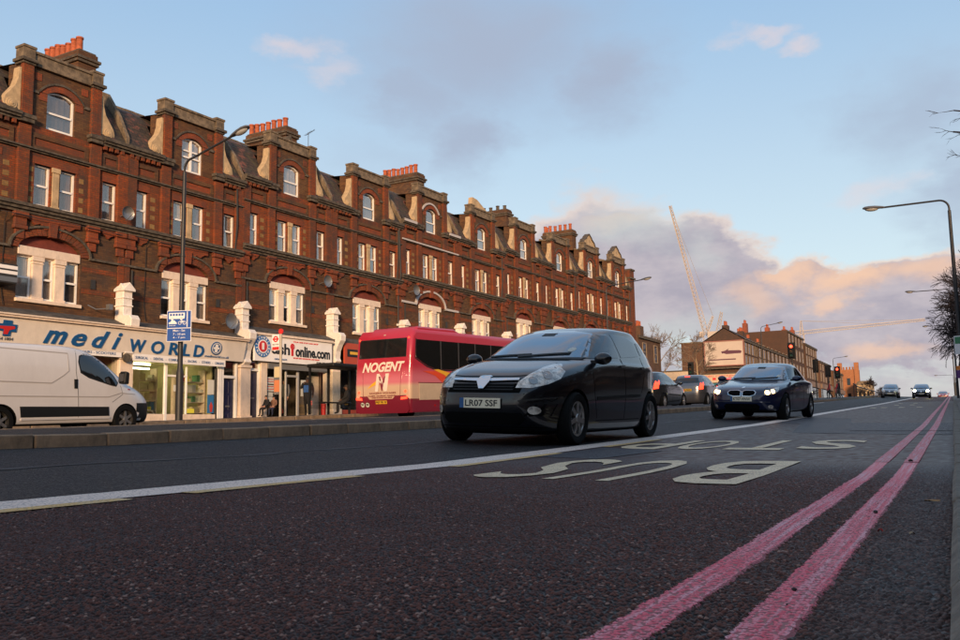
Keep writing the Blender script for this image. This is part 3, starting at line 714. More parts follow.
    b=MB().use(M_cope); b.prism([(-.15,11.3),(-.15,11.85),(.35,12.8),(1.1,13.85),(2.3,14.4),(3.0,14.62),(3.1,14.0),(1.2,13.0),(.3,11.6)],H-.14,H-.004,'x'); b.build('party_parapet',root)
    # little roof behind the gable
    b=MB().use(M_roof); b.add([(-1.4,0.2,13.38),(1.7,.2,13.38),(1.7,1.6,13.5),(-1.4,1.6,13.5)],[(0,1,2,3)]); b.build('dormer_roof',root)
    # sides and back so the house is a volume
    b=MB().use(M_brown); b.box(-H+.01,H-.01,6.5,7.5,.2,10.6); b.build('rear_wall',root)
    # ledge over the shop
    b=MB().use(M_lead); b.box(-H,H,-.55,0,4.42,4.50); b.add([(-H,-.6,4.5),(H,-.6,4.5),(H,-.02,4.74),(-H,-.02,4.74)],[(0,1,2,3)]); b.box(-H,H,-.62,-.55,4.40,4.52); b.build('lead_ledge',root)
    return root
def shopfront(root,front,glass_x,kind=0,lights=False):
    pass
SPC=6.1
cent=[19.4+6.1*k for k in range(4)]; cent=[19.4-6.1*2,19.4-6.1]+cent+[43.75,49.75,55.7,61.6,67.6,73.55]
zst=[-.38,-.38,0,0,.38,.38,.75,.75,1.08,1.08,1.38,1.38]
lab=['first house of the red brick terrace, beyond the left frame edge',
 'red brick terraced house cut by the left edge of the photo',
 'red brick terraced house with the tallest gable, above the letters medi',
 'red brick terraced house above the word WORLD, its gable window cross-barred',
 'red brick terraced house above the online shop, television aerial on its gable corner',
 'red brick terraced house directly above the back of the coach, fourth arched window group',
 'red brick terraced house with white-painted arch lines',
 'red brick terraced house with stubby dark pots, right of the white-lined house',
 'red brick terraced house above the front part of the black hatchback bonnet',
 'red brick terraced house below the small bright orange pots, seventh gable from the left',
 'left one of the two far red brick houses with pointed pediments',
 'farthest red brick terraced house of the row, pointed pediment, by the end corner']
protoA=house_proto(); protoB=house_proto(True)
houses=[]
used={0:False,1:False}
for i,(s,z) in enumerate(zip(cent,zst)):
    cas=1 if i in(3,) else 0; pr=(protoA,protoB)[cas]
    if not used[cas]: h=pr; used[cas]=True
    else: h=dup(pr)
    h['label']=lab[i]; h['group']='houses of the red brick terrace'
    h.location=fac(s,0,z); h.rotation_euler=(0,0,FROT)
    nxt=cent[i+1]-s if i+1<len(cent) else 5.95; prv=s-cent[i-1] if i else 6.1
    h.scale=((nxt+prv)/12,1,1) if i not in() else (1,1,1)
    houses.append(h)
del protoA,protoB
bpy.context.view_layer.update()
# exact party lines: scale so that neighbours meet
edges=[cent[0]-3.05]+[(a+c)/2 for a,c in zip(cent,cent[1:])]+[cent[-1]+2.98]
for i,h in enumerate(houses):
    h.location=fac((edges[i]+edges[i+1])/2,0,zst[i]); h.scale=((edges[i+1]-edges[i])/6,1,1)
def part(o,i,name=None):
    """parent o (built in world-less local coords of house i)"""
    o.parent=houses[i]; return o
# chimneys, on every second party wall
def chimney(i,pots,side=1,zt=15.9,tall=True,small=False,dead=()):
    h=houses[i]; x=side*H
    b=MB().use(M_brown); y0,y1=2.6,5.4
    b.box(x-.42,x+.42,y0,y1,12.0,zt-.55); b.use(M_soot); b.box(x-.50,x+.50,y0-.08,y1+.08,zt-.55,zt-.42); b.box(x-.56,x+.56,y0-.14,y1+.14,zt-.42,zt-.30); b.use(M_brown); b.box(x-.46,x+.46,y0-.04,y1+.04,zt-.30,zt-.08); b.use(M_soot); b.box(x-.40,x+.40,y0,y1,zt-.08,zt)
    c=b.build('chimney',h,bevel=.015)
    rr=random.Random(i)
    for k in range(pots):
        for r_ in ((0,) if k<pots-1 else (0,1)):
            hh=(.30 if small else .52)*(1+rr.uniform(-.12,.12)); yy=y0+.25+k*(y1-y0-.4)/(pots-1); xx=x-.2+.36*r_
            if k in dead: hh*=.35
            p=MB().use(M_soot if k in dead or small else M_pot); p.lathe([(.13,0),(.125,hh*.85),(.15,hh*.87),(.15,hh),(.10,hh),(.09,hh*.5)],10,c=(xx,yy,zt)); p.build('chimney_pot',c,smooth=True)
    return c
chimney(2,8,1,16.0,dead=(7,)); chimney(4,7,1,15.95); chimney(6,8,1,16.05); chimney(8,5,1,15.8,small=True); chimney(10,6,1,16.15)
chimney(0,7,1,15.7)
# pediments of the two farthest gables and of the eighth
def pediment(i):
    b=MB().use(M_stone)
    pts=[(-1.25,13.9),(-1.0,14.25),(-.55,14.45),(-.42,14.6),(-.2,14.72),(0,14.85),(.2,14.72),(.42,14.6),(.55,14.45),(1.0,14.25),(1.25,13.9)]
    b.prism(pts,-.05,.25); b.build('pediment',houses[i],bevel=.02)
    b=MB().use(M_soot); 
    for a,c in zip(pts,pts[1:]):
        d_=Vector((c[0]-a[0],0,c[1]-a[1])); n=Vector((-d_.z,0,d_.x)).normalized()*.07
        b.prism([a,c,(c[0]+n.x,c[1]+n.z),(a[0]+n.x,a[1]+n.z)],-.12,.3)
    b.build('pediment_coping',houses[i])
pediment(10); pediment(11); 
b=MB().use(M_stone); b.prism([(-1.0,13.95),(-.9,14.55),(-.3,14.5),(.4,14.2),(1.0,13.95)],.0,.3); b.build('broken_pediment',houses[7])
b=MB().use(M_brown); b.prism([(1.6,13.2),(3.4,13.2),(2.5,15.1)],2.3,2.6); b.use(M_soot)
b.prism([(1.5,13.2),(2.5,15.15),(2.5,15.3),(1.4,13.2)],2.2,2.7); b.prism([(3.5,13.2),(2.5,15.15),(2.5,15.3),(3.6,13.2)],2.2,2.7); b.build('ridge_gable',houses[4])
# white painted lines on house 6
b=MB().use(M_white)
wp=mat('white_paint_line',(.50,.46,.44),.7)
b=MB().use(wp); n=22
for k in range(n):
    a0,a1=math.pi*k/n,math.pi*(k+1)/n
    q_=lambda a,hw,rs:(-hw*math.cos(a),6.85+rs*math.sin(a)); b.prism([q_(a0,1.49,.81),q_(a1,1.49,.81),q_(a1,1.585,.915),q_(a0,1.585,.915)],-.14,.0)
b.box(-H,-1.5,-.12,0,6.78,6.90); b.box(1.5,H,-.12,0,6.78,6.90); b.box(-H,H,-.185,-.1,10.35,10.43); b.box(-H,-1.75,-.355,-.3,11.39,11.53); b.box(1.75,H,-.355,-.3,11.39,11.53)
ro=seg_pts(.06,.86,12.5,.46,12); ro2=seg_pts(.06,.94,12.5,.56,12)
for k in range(12): b.prism([ro[k],ro[k+1],ro2[k+1],ro2[k]],-.11,0)
b.build('white_painted_moulding',houses[6])
# aerial on house 4, dishes, flood lights, vents, downpipes
M_gmet=mat('grey_metal',(.25,.25,.25),.45,metal=.6)
M_pipe=mat('black_pipe',(.03,.028,.026),.6)
b=MB().use(M_pipe); b.tube([(1.35,0,14),(1.35,0,14.7)],.015,5); b.tube([(1.15,0,14.5),(1.7,-.1,14.95)],.012,5)
for k in range(4): b.tube([(1.2+k*.13,.15,14.55+k*.1),(1.2+k*.13,-.2,14.55+k*.1)],.008,4)
b.build('television_aerial',houses[4])
def dish(i,x,z,r=.3):
    b=MB().use(M_gmet); b.lathe([(0,0),(r*.5,-.02),(r*.85,-.07),(r,-.12),(r*.98,-.10),(r*.5,0),(0,.02)],16,'y',(x,-.45,z)); b.tube([(x,0,z-.1),(x,-.42,z)],.02,5); b.tube([(x,-.45,z-r),(x,-.85,z-.05)],.012,4)
    o=b.build('satellite_dish',houses[i],smooth=True)
dish(2,2.72,8.75,.27); dish(4,2.2,7.35); dish(3,2.0,5.15,.34); dish(6,-2.2,8.0-.5)
for i in (2,3,4,5,6,8):
    b=MB().use(M_pipe); b.tube([(H-.34,-.09,4.7),(H-.34,-.09,7.0),(H-.36,-.12,8.0),(H-.36,-.3,8.5),(H-.36,-.20,11.2)],.045,8) if i in(5,) else b.tube([(-H+.36,-.06,4.75),(-H+.36,-.06,6.7)],.035,8)
    b.build('downpipe',houses[i])
    b=MB().use(M_pipe); b.box(1.62,1.80,-.05,0,5.75,6.1); b.build('air_vent',houses[i])
b=MB().use(M_gmet); b.tube([(1.55,0,5.15),(1.75,-.2,5.0),(2.1,-.45,5.05)],.02,5); b.box(2.05,2.2,-.55,-.35,5.0,5.2); b.build('flood_light',houses[2])
# curtains and blinds differ from window to window; cables and pipes wander over the front
CURT=[mat('curtain_%s'%n_,c_,.9,var=.2,vs=3) for n_,c_ in (('grey',(.36,.35,.35)),('cream',(.80,.70,.55)),('dusky',(.20,.17,.17)),('white',(.85,.82,.80)),('brown',(.30,.18,.11)))]
rc=random.Random(12); vmesh={}
for h in houses:
    for o in h.children_recursive:
        if o.name.startswith('curtain') and rc.random()<.6:
            k_=(o.data.name,rc.randrange(5))
            if k_ not in vmesh:
                m2=o.data.copy(); m2.materials[0]=CURT[k_[1]]
                if rc.random()<.35:
                    for v in m2.vertices: v.co.z=max(v.co.z,.72)
                vmesh[k_]=m2
            o.data=vmesh[k_]
for i,h in enumerate(houses):
    z_=rc.uniform(7.9,8.05); pts=[(-H+.3,-.24,z_)]
    for k in range(1,9): pts.append((-H+.3+k*(2*H-.6)/8,-.24,z_-.05*math.sin(k*math.pi/4)*rc.random()))
    b=MB().use(M_pipe); b.tube(pts,.014,4); x_=rc.uniform(-2.6,2.6)
    if abs(x_)<1.35: x_=1.75*(1 if x_>0 else -1)
    b.tube([(x_,-.24,z_),(x_+.03,-.05,z_-.3),(x_+.02,-.03,5.4),(x_+.1,-.05,4.8)],.012,4); b.build('cable',h)
    if i%2: MB().use(M_pipe).tube([(H-.42,-.10,8.4),(H-.42,-.2,9.5),(H-.42,-.16,11.1)],.04,6).build('downpipe',h)
# ------------------------------------------------------------------ pilaster consoles at the party walls
def console(i,side=1):
    x=side*H-.13; b=MB().use(M_cream)
    b.box(x-.34,x+.34,-.62,-.05,.3,1.15); b.box(x-.30,x+.30,-.55,-.05,1.15,3.2); b.box(x-.34,x+.34,-.60,-.05,3.2,3.32); b.build('shop_pilaster',houses[i],bevel=.02)
    b=MB().use(M_whiter)
    prof=[(-.55,3.32),(-.70,3.45),(-.62,3.6),(-.66,3.95),(-.80,4.25),(-.95,4.45),(-.98,4.7),(-.85,4.85),(-.55,4.86),(-.50,4.9),(-.50,5.75),(-.56,5.78),(-.56,5.86),(-.30,6.1),(-.04,5.86),(-.04,3.32)]
    b.prism(prof,x-.20,x+.20,'x'); b.build('console',houses[i],bevel=.02)
    b=MB().use(M_whiter); b.prism([(x-.26,5.78),(x+.26,5.78),(x+.26,5.86),(x,6.12),(x-.26,5.86)],-.60,-.0); b.box(x-.23,x+.23,-.53,-.02,5.2,5.26); b.box(x-.23,x+.23,-.53,-.02,5.5,5.54)
    b.build('console_cap',houses[i],bevel=.012)
for i in range(1,11): console(i)
# ------------------------------------------------------------------ shops
M_fas=mat('cream_fascia_board',(.82,.73,.63),.45,var=.06,vs=1.5,dirt=.1)
M_fas2=mat('white_fascia_board',(.90,.86,.82),.4,var=.05,vs=1.5)
M_blue=mat('sign_blue',(.012,.10,.28),.4); M_sred=mat('sign_red',(.62,.03,.03),.4); M_sblk=mat('sign_black',(.015,.014,.014),.4)
M_navy=mat('navy_door_paint',(.014,.016,.055),.35,var=.2)
M_int=mat('shop_interior_cream',(.50,.44,.24),.8,var=.12,vs=2)
M_tube=mat('fluorescent_tube',(1,1,.8),.5,emit=(1,.93,.55,1),es=6.5)
M_tubew=mat('fluorescent_tube_warm',(1,1,.8),.5,emit=(1,.80,.50,1),es=1.2)
M_alu=mat('brushed_aluminium',(.45,.43,.40),.4,metal=.3)
X0=-3.02
def fbox(i,name,m,x0,x1,y0,y1,z0,z1,bev=.01,**k):
    return MB().use(m).box(x0,x1,y0,y1,z0,z1).build(name,houses[i],bevel=bev,**k)
# mediworld: houses 1,2,3 (indices), sign hung on house 2 and running to house 3's right party wall
h2=houses[2]
b=MB().use(M_fas); b.prism([(-.66,3.44),(-.60,3.44),(-.80,4.30),(-.86,4.30)],-9,8.6,'x'); sign=b.build('shop_sign',h2)
b=MB().use(M_cream); b.box(-9,8.68,-.95,-.05,4.30,4.37); b.box(-9,8.68,-1.0,-.05,4.37,4.42); b.build('sign_cornice',sign)
b=MB().use(M_fas2); b.box(3.05,7.6,-.66,-.6,3.17,3.44); b.build('sign_lower_board',sign)
tilt=Matrix.Translation((0,-.67,3.44))@Matrix.Rotation(math.atan2(.2,.86),4,'X')@Matrix.Translation((0,.67,-3.44))
def lt(t,x0,x1,z0,z1,m=M_blue,sh=0,off=.02,dep=.015,y=-.675,T=tilt,par=None): return letter('sign_letter',t,m,par or sign,(x0,x1,z0,z1),y,dep,sh,off,T)
lt('m',-.60,.24,3.56,4.02,sh=.35,off=.025); lt('e',.44,1.0,3.54,4.0,sh=.3,off=.02); lt('d',1.24,1.90,3.54,4.16,sh=.35,off=.025); lt('i',2.08,2.42,3.54,4.16,sh=.35,off=.025)
lt('W',2.80,3.50,3.50,3.98); lt('O',3.78,4.38,3.49,3.99); lt('R',4.64,5.12,3.50,3.98); lt('L',5.30,5.66,3.50,3.98); lt('D',5.86,6.36,3.50,3.98)
lt('SURGICAL   -   DENTAL   -   COMPUTERS   -   RACING   -   OTHERS   -   ORIGINS',3.15,7.5,3.25,3.35,M_blue,off=0,dep=.004,y=-.668,T=None)
lt('01 64 64 1804',-2.55,-1.65,3.55,3.65,mat('sign_grey',(.12,.12,.12),.5),off=0,dep=.004)
lt('mediworld.co.uk',6.45,7.75,3.52,3.62,M_blue,off=0,dep=.004)
b=MB().use(M_blue); b.lathe([(0,0),(.27,0),(.27,.03),(0,.03)],24,'y',(6.95,-.71,3.92)); o=b.build('sign_logo',sign); o.data.transform(tilt)
b=MB().use(M_fas2); b.lathe([(.20,0),(.225,0),(.225,.01),(.20,.01)],24,'y',(6.95,-.725,3.92)); b.box(6.88,7.02,-.725,-.71,3.76,4.08); b.box(6.80,7.10,-.724,-.711,3.88,3.96); o=b.build('sign_logo_cross',sign); o.data.transform(tilt)
for (mm,pp,y0_,y1_,nm) in ((M_blue,[(-2.45,3.80),(-2.2,3.80),(-2.2,3.95),(-2.02,3.95),(-2.02,4.2),(-2.2,4.2),(-2.2,4.32),(-2.5,4.32),(-2.5,4.2),(-2.68,4.2),(-2.68,3.98),(-2.45,3.95)],-.69,-.67,'sign_logo'),(M_sred,[(-2.44,3.86),(-2.3,3.86),(-2.26,4.0),(-2.08,4.06),(-2.1,4.14),(-2.62,4.12),(-2.6,4.04),(-2.44,4.02)],-.70,-.69,'sign_logo_cross')):
    o=MB().use(mm).prism([(x+.42,z-.11) for x,z in pp],y0_,y1_).build(nm,sign); o.data.transform(tilt)
def shop_room(i,x0,x1,m=M_int,depth=5,z0=.6,z1=3.5):
    b=MB().use(m); b.box(x0,x1,depth,depth+.1,z0,z1); b.box(x0-.06,x0,-.1,depth,z0,z1); b.box(x1,x1+.06,-.1,depth,z0,z1); b.box(x0,x1,-.1,depth,z1,z1+.1)
    b.use(mat('shop_floor',(.12,.10,.08),.6)); b.box(x0,x1,-.1,depth,z0-.15,z0); return b.build('shop_interior',houses[i])
# house 3 = WORLD: local x = (s-19.4-6.1)
shop_room(3,-2.86,1.36)
fbox(3,'stall_riser',M_cream,-2.88,1.36,-.45,-.35,.3,1.2)
fbox(3,'door_frame',M_white,-1.31,-1.18,-.46,-.36,.3,3.2); fbox(3,'door_frame',M_white,1.38,1.60,-.46,-.36,.3,3.2); fbox(3,'door_frame',M_pipe,1.28,1.36,-.46,-.36,.3,3.1)
fbox(3,'door_frame',M_white,-1.18,-.24,-.44,-.36,2.66,2.74); fbox(3,'door_frame',M_white,-.26,-.18,-.44,-.36,.3,3.1)
for (a,c,z) in ((-2.84,-1.31,1.2),(-1.18,-.26,.6),(-.18,1.28,1.2)):
    g=MB().use(M_shopglass); g.box(a,c,-.41,-.40,z,3.12); g.build('shop_window',houses[3])
b=MB().use(M_tube); b.box(-2.75,-1.75,-.1,-.02,2.92,2.98); b.build('ceiling_tube',houses[3]); 
for yy in (1.5,3.2): b=MB().use(M_tube); b.box(-1.3,1.0,yy,yy+.08,3.40,3.46); b.build('ceiling_tube',houses[3])
rr=random.Random(3)
gcol=[mat('goods_%s'%n,c,.6) for n,c in dict(white=(.62,.60,.52),yellow=(.75,.68,.06),cream=(.6,.5,.3),blue=(.03,.16,.35),red=(.5,.05,.04),brown=(.2,.12,.06),green=(.08,.25,.12),black=(.02,.02,.02)).items()]
def shelf(i,x0,x1,y,zs,seed,label_='shelf'):
    rr=random.Random(seed)
    b=MB().use(M_cream); 
    for z in zs: b.box(x0,x1,y,y+.4,z-.03,z)
    b.box(x0-.02,x0+.02,y,y+.4,.7,zs[-1]+.5); b.box(x1-.02,x1+.02,y,y+.4,.7,zs[-1]+.5); o=b.build('shelf_unit',houses[i])
    for z in zs:
        x=x0+.04
        while x<x1-.15:
            w_=rr.uniform(.08,.3); h_=rr.uniform(.1,.34)
            if rr.random()<.85: MB().use(rr.choice(gcol[:7] if rr.random()<.4 else [gcol[0],gcol[2]])).box(x,x+w_*.92,y+rr.uniform(.0,.1),y+.35,z,z+h_).build('packet',o)
            x+=w_
shelf(3,-.12,1.26,.15,[1.3,1.72,2.12,2.55],1); shelf(3,-1.15,-.3,1.2,[1.0,1.4,1.8,2.2,2.6],2); shelf(3,-2.7,-1.4,3.2,[1.1,1.6,2.1,2.6],5)
fbox(3,'window_poster',gcol[0],0.88,1.22,-.43,-.415,2.02,2.62,0); fbox(3,'window_poster',gcol[3],0.88,1.22,-.432,-.416,1.25,2.0,0)
fbox(3,'window_poster',gcol[1],-.16,.2,-.43,-.415,1.25,1.42,0); fbox(3,'window_poster',gcol[0],-.85,-.6,-.43,-.415,2.1,2.35,0)
MB().use(gcol[4]).prism([(1.02,1.3),(1.12,1.3),(1.16,1.55),(1.07,1.72),(.98,1.55)],-.44,-.433).build('poster_figure',houses[3])
sk_=MB().use(mat('bone_plastic',(.62,.50,.32),.6)); sk_.sphere((-2.1,.55,2.42),(.09,.10,.12),10,7); sk_.tube([(-2.1,.55,2.3),(-2.1,.57,1.62)],.025,6)
for k in range(6):
    n_=10; sk_.tube([(-2.1+.15*math.cos(math.pi*2*i/n_),.55+.09*math.sin(math.pi*2*i/n_),2.18-k*.07-.02*math.sin(i)) for i in range(n_+1)],.011,4)
sk_.box(-2.22,-1.98,.5,.62,1.56,1.68)
for s_ in (-1,1): sk_.tube([(-2.1,.55,2.22),(-2.1+s_*.22,.55,2.2),(-2.1+s_*.26,.52,1.9),(-2.1+s_*.22,.42,1.66)],.018,5); sk_.tube([(-2.1+s_*.08,.55,1.6),(-2.1+s_*.10,.52,1.2),(-2.1+s_*.08,.55,.8)],.022,5)
so_=sk_.build('anatomical_skeleton',None,smooth=True); so_.matrix_world=Matrix.Translation(houses[3].location)@Matrix.Rotation(FROT,4,'Z'); tag(so_,'pale anatomical skeleton standing in the lit shop window beside the white van','skeleton')
wc=thing('wheelchair','dark folding wheelchair in the lit shop window right of the skeleton','wheelchair'); wc.matrix_world=Matrix.Translation(houses[3].location)@Matrix.Rotation(FROT,4,'Z')@Matrix.Translation((-1.62,.35,.75))
for s_ in (-1,1):
    n_=20; MB().use(M_alu).tube([(.30*math.cos(2*math.pi*i/n_),s_*.27,.32+.30*math.sin(2*math.pi*i/n_)) for i in range(n_+1)],.018,5,False).build('wheel',wc)
    MB().use(M_alu).tube([(-.3,s_*.2,.95),(-.15,s_*.2,.9),(-.12,s_*.2,.5),(.3,s_*.2,.45),(.38,s_*.2,.1)],.016,5).build('side_frame',wc)
MB().use(M_sblk).box(-.14,.28,-.2,.2,.47,.51).build('seat',wc); MB().use(M_sblk).box(-.16,-.12,-.2,.2,.5,.88).build('backrest',wc)
# side door to the flats, with fanlight
def side_door(i,x0,x1):
    fbox(i,'door_frame',M_white,x0-.12,x0,-.44,-.3,.3,3.4); fbox(i,'door_frame',M_white,x1,x1+.10,-.44,-.3,.3,3.4); fbox(i,'door_frame',M_white,x0,x1,-.43,-.3,2.72,2.84)
    dr=fbox(i,'door',M_navy,x0,x1,-.30,-.24,.55,2.72)
    for zz in ((.75,1.25),(1.4,2.0),(2.1,2.6)):
        for (a,c) in ((x0+.08,(x0+x1)/2-.04),((x0+x1)/2+.04,x1-.08)): MB().use(M_navy).box(a,c,-.315,-.29,*zz).build('door_panel',dr,bevel=.008)
    MB().use(M_gmet).box((x0+x1)/2-.11,(x0+x1)/2+.11,-.33,-.30,1.52,1.58).build('letter_plate',dr)
    g=MB().use(M_pane); g.box(x0,x1,-.36,-.35,2.84,3.4); g.build('fanlight',houses[i]); MB().use(M_room).box(x0,x1,-.2,-.15,.5,3.5).build('inner_wall',houses[i])
side_door(3,1.74,2.40)
side_door(4,-2.78,-2.24)
# online shop, house 4
h4=houses[4]
b=MB().use(M_fas2); b.box(-2.80,2.32,-.72,-.62,3.16,4.30); sg=b.build('shop_sign',h4)
b=MB().use(M_cream); b.box(-2.84,2.36,-.80,-.6,4.30,4.40); b.build('sign_cornice',sg)
L4=lambda t,x0,x1,z0,z1,m,sh=0,off=.02: letter('sign_letter',t,m,sg,(x0,x1,z0,z1),-.725,.012,sh,off)
def word(par,t,x0,x1,z0,z1,m,y=-.725):
    full=text_mesh(t,1,.012,0,.03); fa,fb=bounds(full); sx=(x1-x0)/(fb[0]-fa[0]); sz=(z1-z0)/(fb[1]-fa[1])
    for i,ch in enumerate(t):
        pre=text_mesh(t[:i+1],1,.012,0,.03); pa,pb=bounds(pre); me=text_mesh(ch,1,.012,0,.03); a,c=bounds(me)
        me.transform(Matrix.Translation((pb[0]-c[0]-fa[0],-fa[1],0))); me.transform(Matrix.Diagonal((sx,sz,1,1))); me.transform(Matrix.Rotation(math.pi/2,4,'X')); me.transform(Matrix.Translation((x0,y,z0)))
        me.materials.clear(); me.materials.append(m); link('sign_letter',me,par)
b=MB().use(mat('badge_blue',(.03,.16,.42),.4)); b.lathe([(0,0),(.47,0),(.47,.03),(0,.03)],32,'y',(-2.34,-.75,3.80)); b.build('round_badge',sg)
b=MB().use(M_fas2); b.lathe([(0,0),(.30,0),(.30,.01),(0,.01)],32,'y',(-2.34,-.757,3.80)); b.build('badge_ring',sg)
b=MB().use(M_sred); b.lathe([(0,0),(.245,0),(.245,.01),(0,.01)],32,'y',(-2.34,-.765,3.80)); b.build('badge_centre',sg)
letter('sign_letter','1',M_fas2,sg,(-2.41,-2.28,3.66,3.95),-.77,.008,0,.02)
for k,chh in enumerate('WELCOMEFROMSTAFF'):
    a=2*math.pi*(k+.5)/16; T=Matrix.Translation((-2.34+.385*math.sin(a),-.754,3.80+.385*math.cos(a)))@Matrix.Rotation(a,4,'Y')
    me=text_mesh(chh,.13,.004,0,.004,align='CENTER'); me.transform(Matrix.Rotation(math.pi/2,4,'X')); me.transform(Matrix.Translation((0,0,-.045))); me.transform(T); me.materials.append(M_fas2); link('sign_letter',me,sg)
word(sg,'cas',-1.78,-1.02,3.52,3.86,M_sblk); L4('h',-.98,-.62,3.52,4.02,M_sblk); L4('1',-.52,-.38,3.50,4.06,M_sred,0,.03); word(sg,'online.com',-.24,2.16,3.48,3.98,M_sblk)
b=MB().use(M_sred); b.lathe([(.10,0),(.14,0),(.14,.01),(.10,.01)],20,'y',(-.45,-.74,3.92)); b.build('sign_letter_ring',sg)
L4('YOUR ONE STOP CASH SHOP',-.4,1.3,4.12,4.18,M_sred,0,.0); L4('WE BUY ANY GOODS FOR CASH TODAY',-.4,1.4,3.38,3.44,M_sred,0,0); L4('0208 772 7100',1.2,2.2,3.24,3.32,M_sblk,0,0); L4('OPEN 7 DAYS',-1.6,-.8,3.26,3.33,M_blue,0,0)
fbox(4,'shutter_box',mat('grey_shutter_box',(.16,.155,.15),.5),-1.84,2.26,-.60,-.45,2.86,3.14)
shop_room(4,-1.8,2.2,mat('dim_brown_interior',(.16,.12,.08),.8,var=.2),3.5)
fbox(4,'door_frame',M_cream,-2.22,-1.84,-.55,-.35,.3,3.2); fbox(4,'door_frame',M_cream,2.08,2.32,-.55,-.35,.3,2.9); fbox(4,'door_frame',M_alu,.22,.36,-.42,-.34,.3,2.9); fbox(4,'door_frame',M_alu,-.55,-.46,-.42,-.34,.3,2.9); fbox(4,'door_frame',M_alu,-.46,.22,-.42,-.34,2.55,2.65)
for (a,c) in [(-1.8,-.56),(.36,1.3)]: g=MB().use(M_shopglass); g.box(a,c,-.39,-.38,.9,2.9); g.build('shop_window',h4)
fbox(4,'open_door',M_cream,1.3,2.1,-.1,-.04,.55,2.7)
for (x0,x1,z0,z1) in [(-1.76,-1.2,2.2,2.5),(-1.76,-1.2,1.87,2.15),(-1.66,-1.34,1.65,1.83),(-1.66,-1.34,1.41,1.63),(.5,.98,1.7,2.45)]: 
    fbox(4,'window_notice',gcol[0],x0,x1,-.41,-.395,z0,z1,0)
for z in (2.42,2.32,2.10,1.98): fbox(4,'notice_text_line',M_sred,-1.7,-1.26,-.416,-.411,z-.03,z,0)
b=MB().use(M_tubew); b.box(-.8,1.8,1.8,1.9,3.35,3.4); b.build('ceiling_tube',h4)
# house 5: orange and black sign, others: varied shopfronts mostly hidden by traffic
cols=[((.45,.07,.03),(.75,.42,.04)),((.05,.2,.12),(.6,.6,.5)),((.5,.47,.4),(.1,.1,.3)),((.3,.02,.02),(.7,.6,.5)),((.55,.5,.4),(.4,.03,.03)),((.04,.05,.2),(.7,.7,.6)),((.5,.48,.42),(.03,.2,.1))]
for k,i in enumerate(range(5,12)):
    a_,c_=cols[k]; ma=mat('fascia_%d'%i,a_,.45); mc=mat('fascia_band_%d'%i,c_,.45)
    b=MB().use(ma); b.box(-2.68,2.70,-.70,-.60,3.35,4.40); s_=b.build('shop_sign',houses[i])
    MB().use(M_sblk if i==5 else mc).box(-2.5,2.5,-.72,-.70,3.72,4.1).build('sign_band',s_); 
    if i==5: MB().use(mc).box(-2.3,1.5,-.735,-.72,3.84,3.98).build('sign_stripe',s_)
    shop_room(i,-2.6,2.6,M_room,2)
    fbox(i,'stall_riser',ma,-2.66,2.66,-.45,-.35,.3,1.1)
    for xx in (-1.3,-.3,.9): fbox(i,'door_frame',M_alu,xx-.04,xx+.04,-.44,-.36,.3,3.3)
    for (a,c) in [(-2.66,-1.34),(-1.26,-.34),(-.26,.86),(.94,2.66)]: MB().use(M_shopglass).box(a,c,-.40,-.39,.6 if a==-1.26 else 1.1,3.34).build('shop_window',houses[i])
# houses 0,1,2 lower parts (left of and behind the van)
for i in (0,1,2):
    shop_room(i,-2.6,2.6,M_int,4)
    fbox(i,'stall_riser',M_cream,-2.66,2.66,-.45,-.35,.3,1.2)
    for (a,c) in [(-2.66,-1.04),(-.96,.96),(1.04,2.66)]: MB().use(M_shopglass).box(a,c,-.40,-.39,1.2,3.3).build('shop_window',houses[i])
    for xx in (-1,1): fbox(i,'door_frame',M_white,xx-.04,xx+.04,-.44,-.36,.3,3.3)
fbox(2,'sign_lower_board',M_fas2,-.2,2.55,-.655,-.6,3.26,3.5,0)
letter('sign_letter','WHEELCHAIRS - SCOOTERS',M_blue,houses[2],(.2,2.3,3.33,3.42),-.662,.004)
b=MB().use(M_soot); b.lathe([(0,0),(.16,0),(.16,.08),(0,.08)],16,'y',(2.75,-.72,3.25)); b.build('wall_lamp',houses[2])
# end pier of the terrace and its side wall
e=houses[11]
b=MB().use(M_red); b.box(H,H+1.1,-.12,.5,1,13.2); b.use(M_brown); b.box(H,H+1.05,.5,7.4,1,12.6); b.use(M_soot); b.box(H-.02,H+1.2,-.25,.6,12.4,12.55); b.box(H+.2,H+1.2,-.2,.6,13.2,13.35); b.build('end_pier',e)
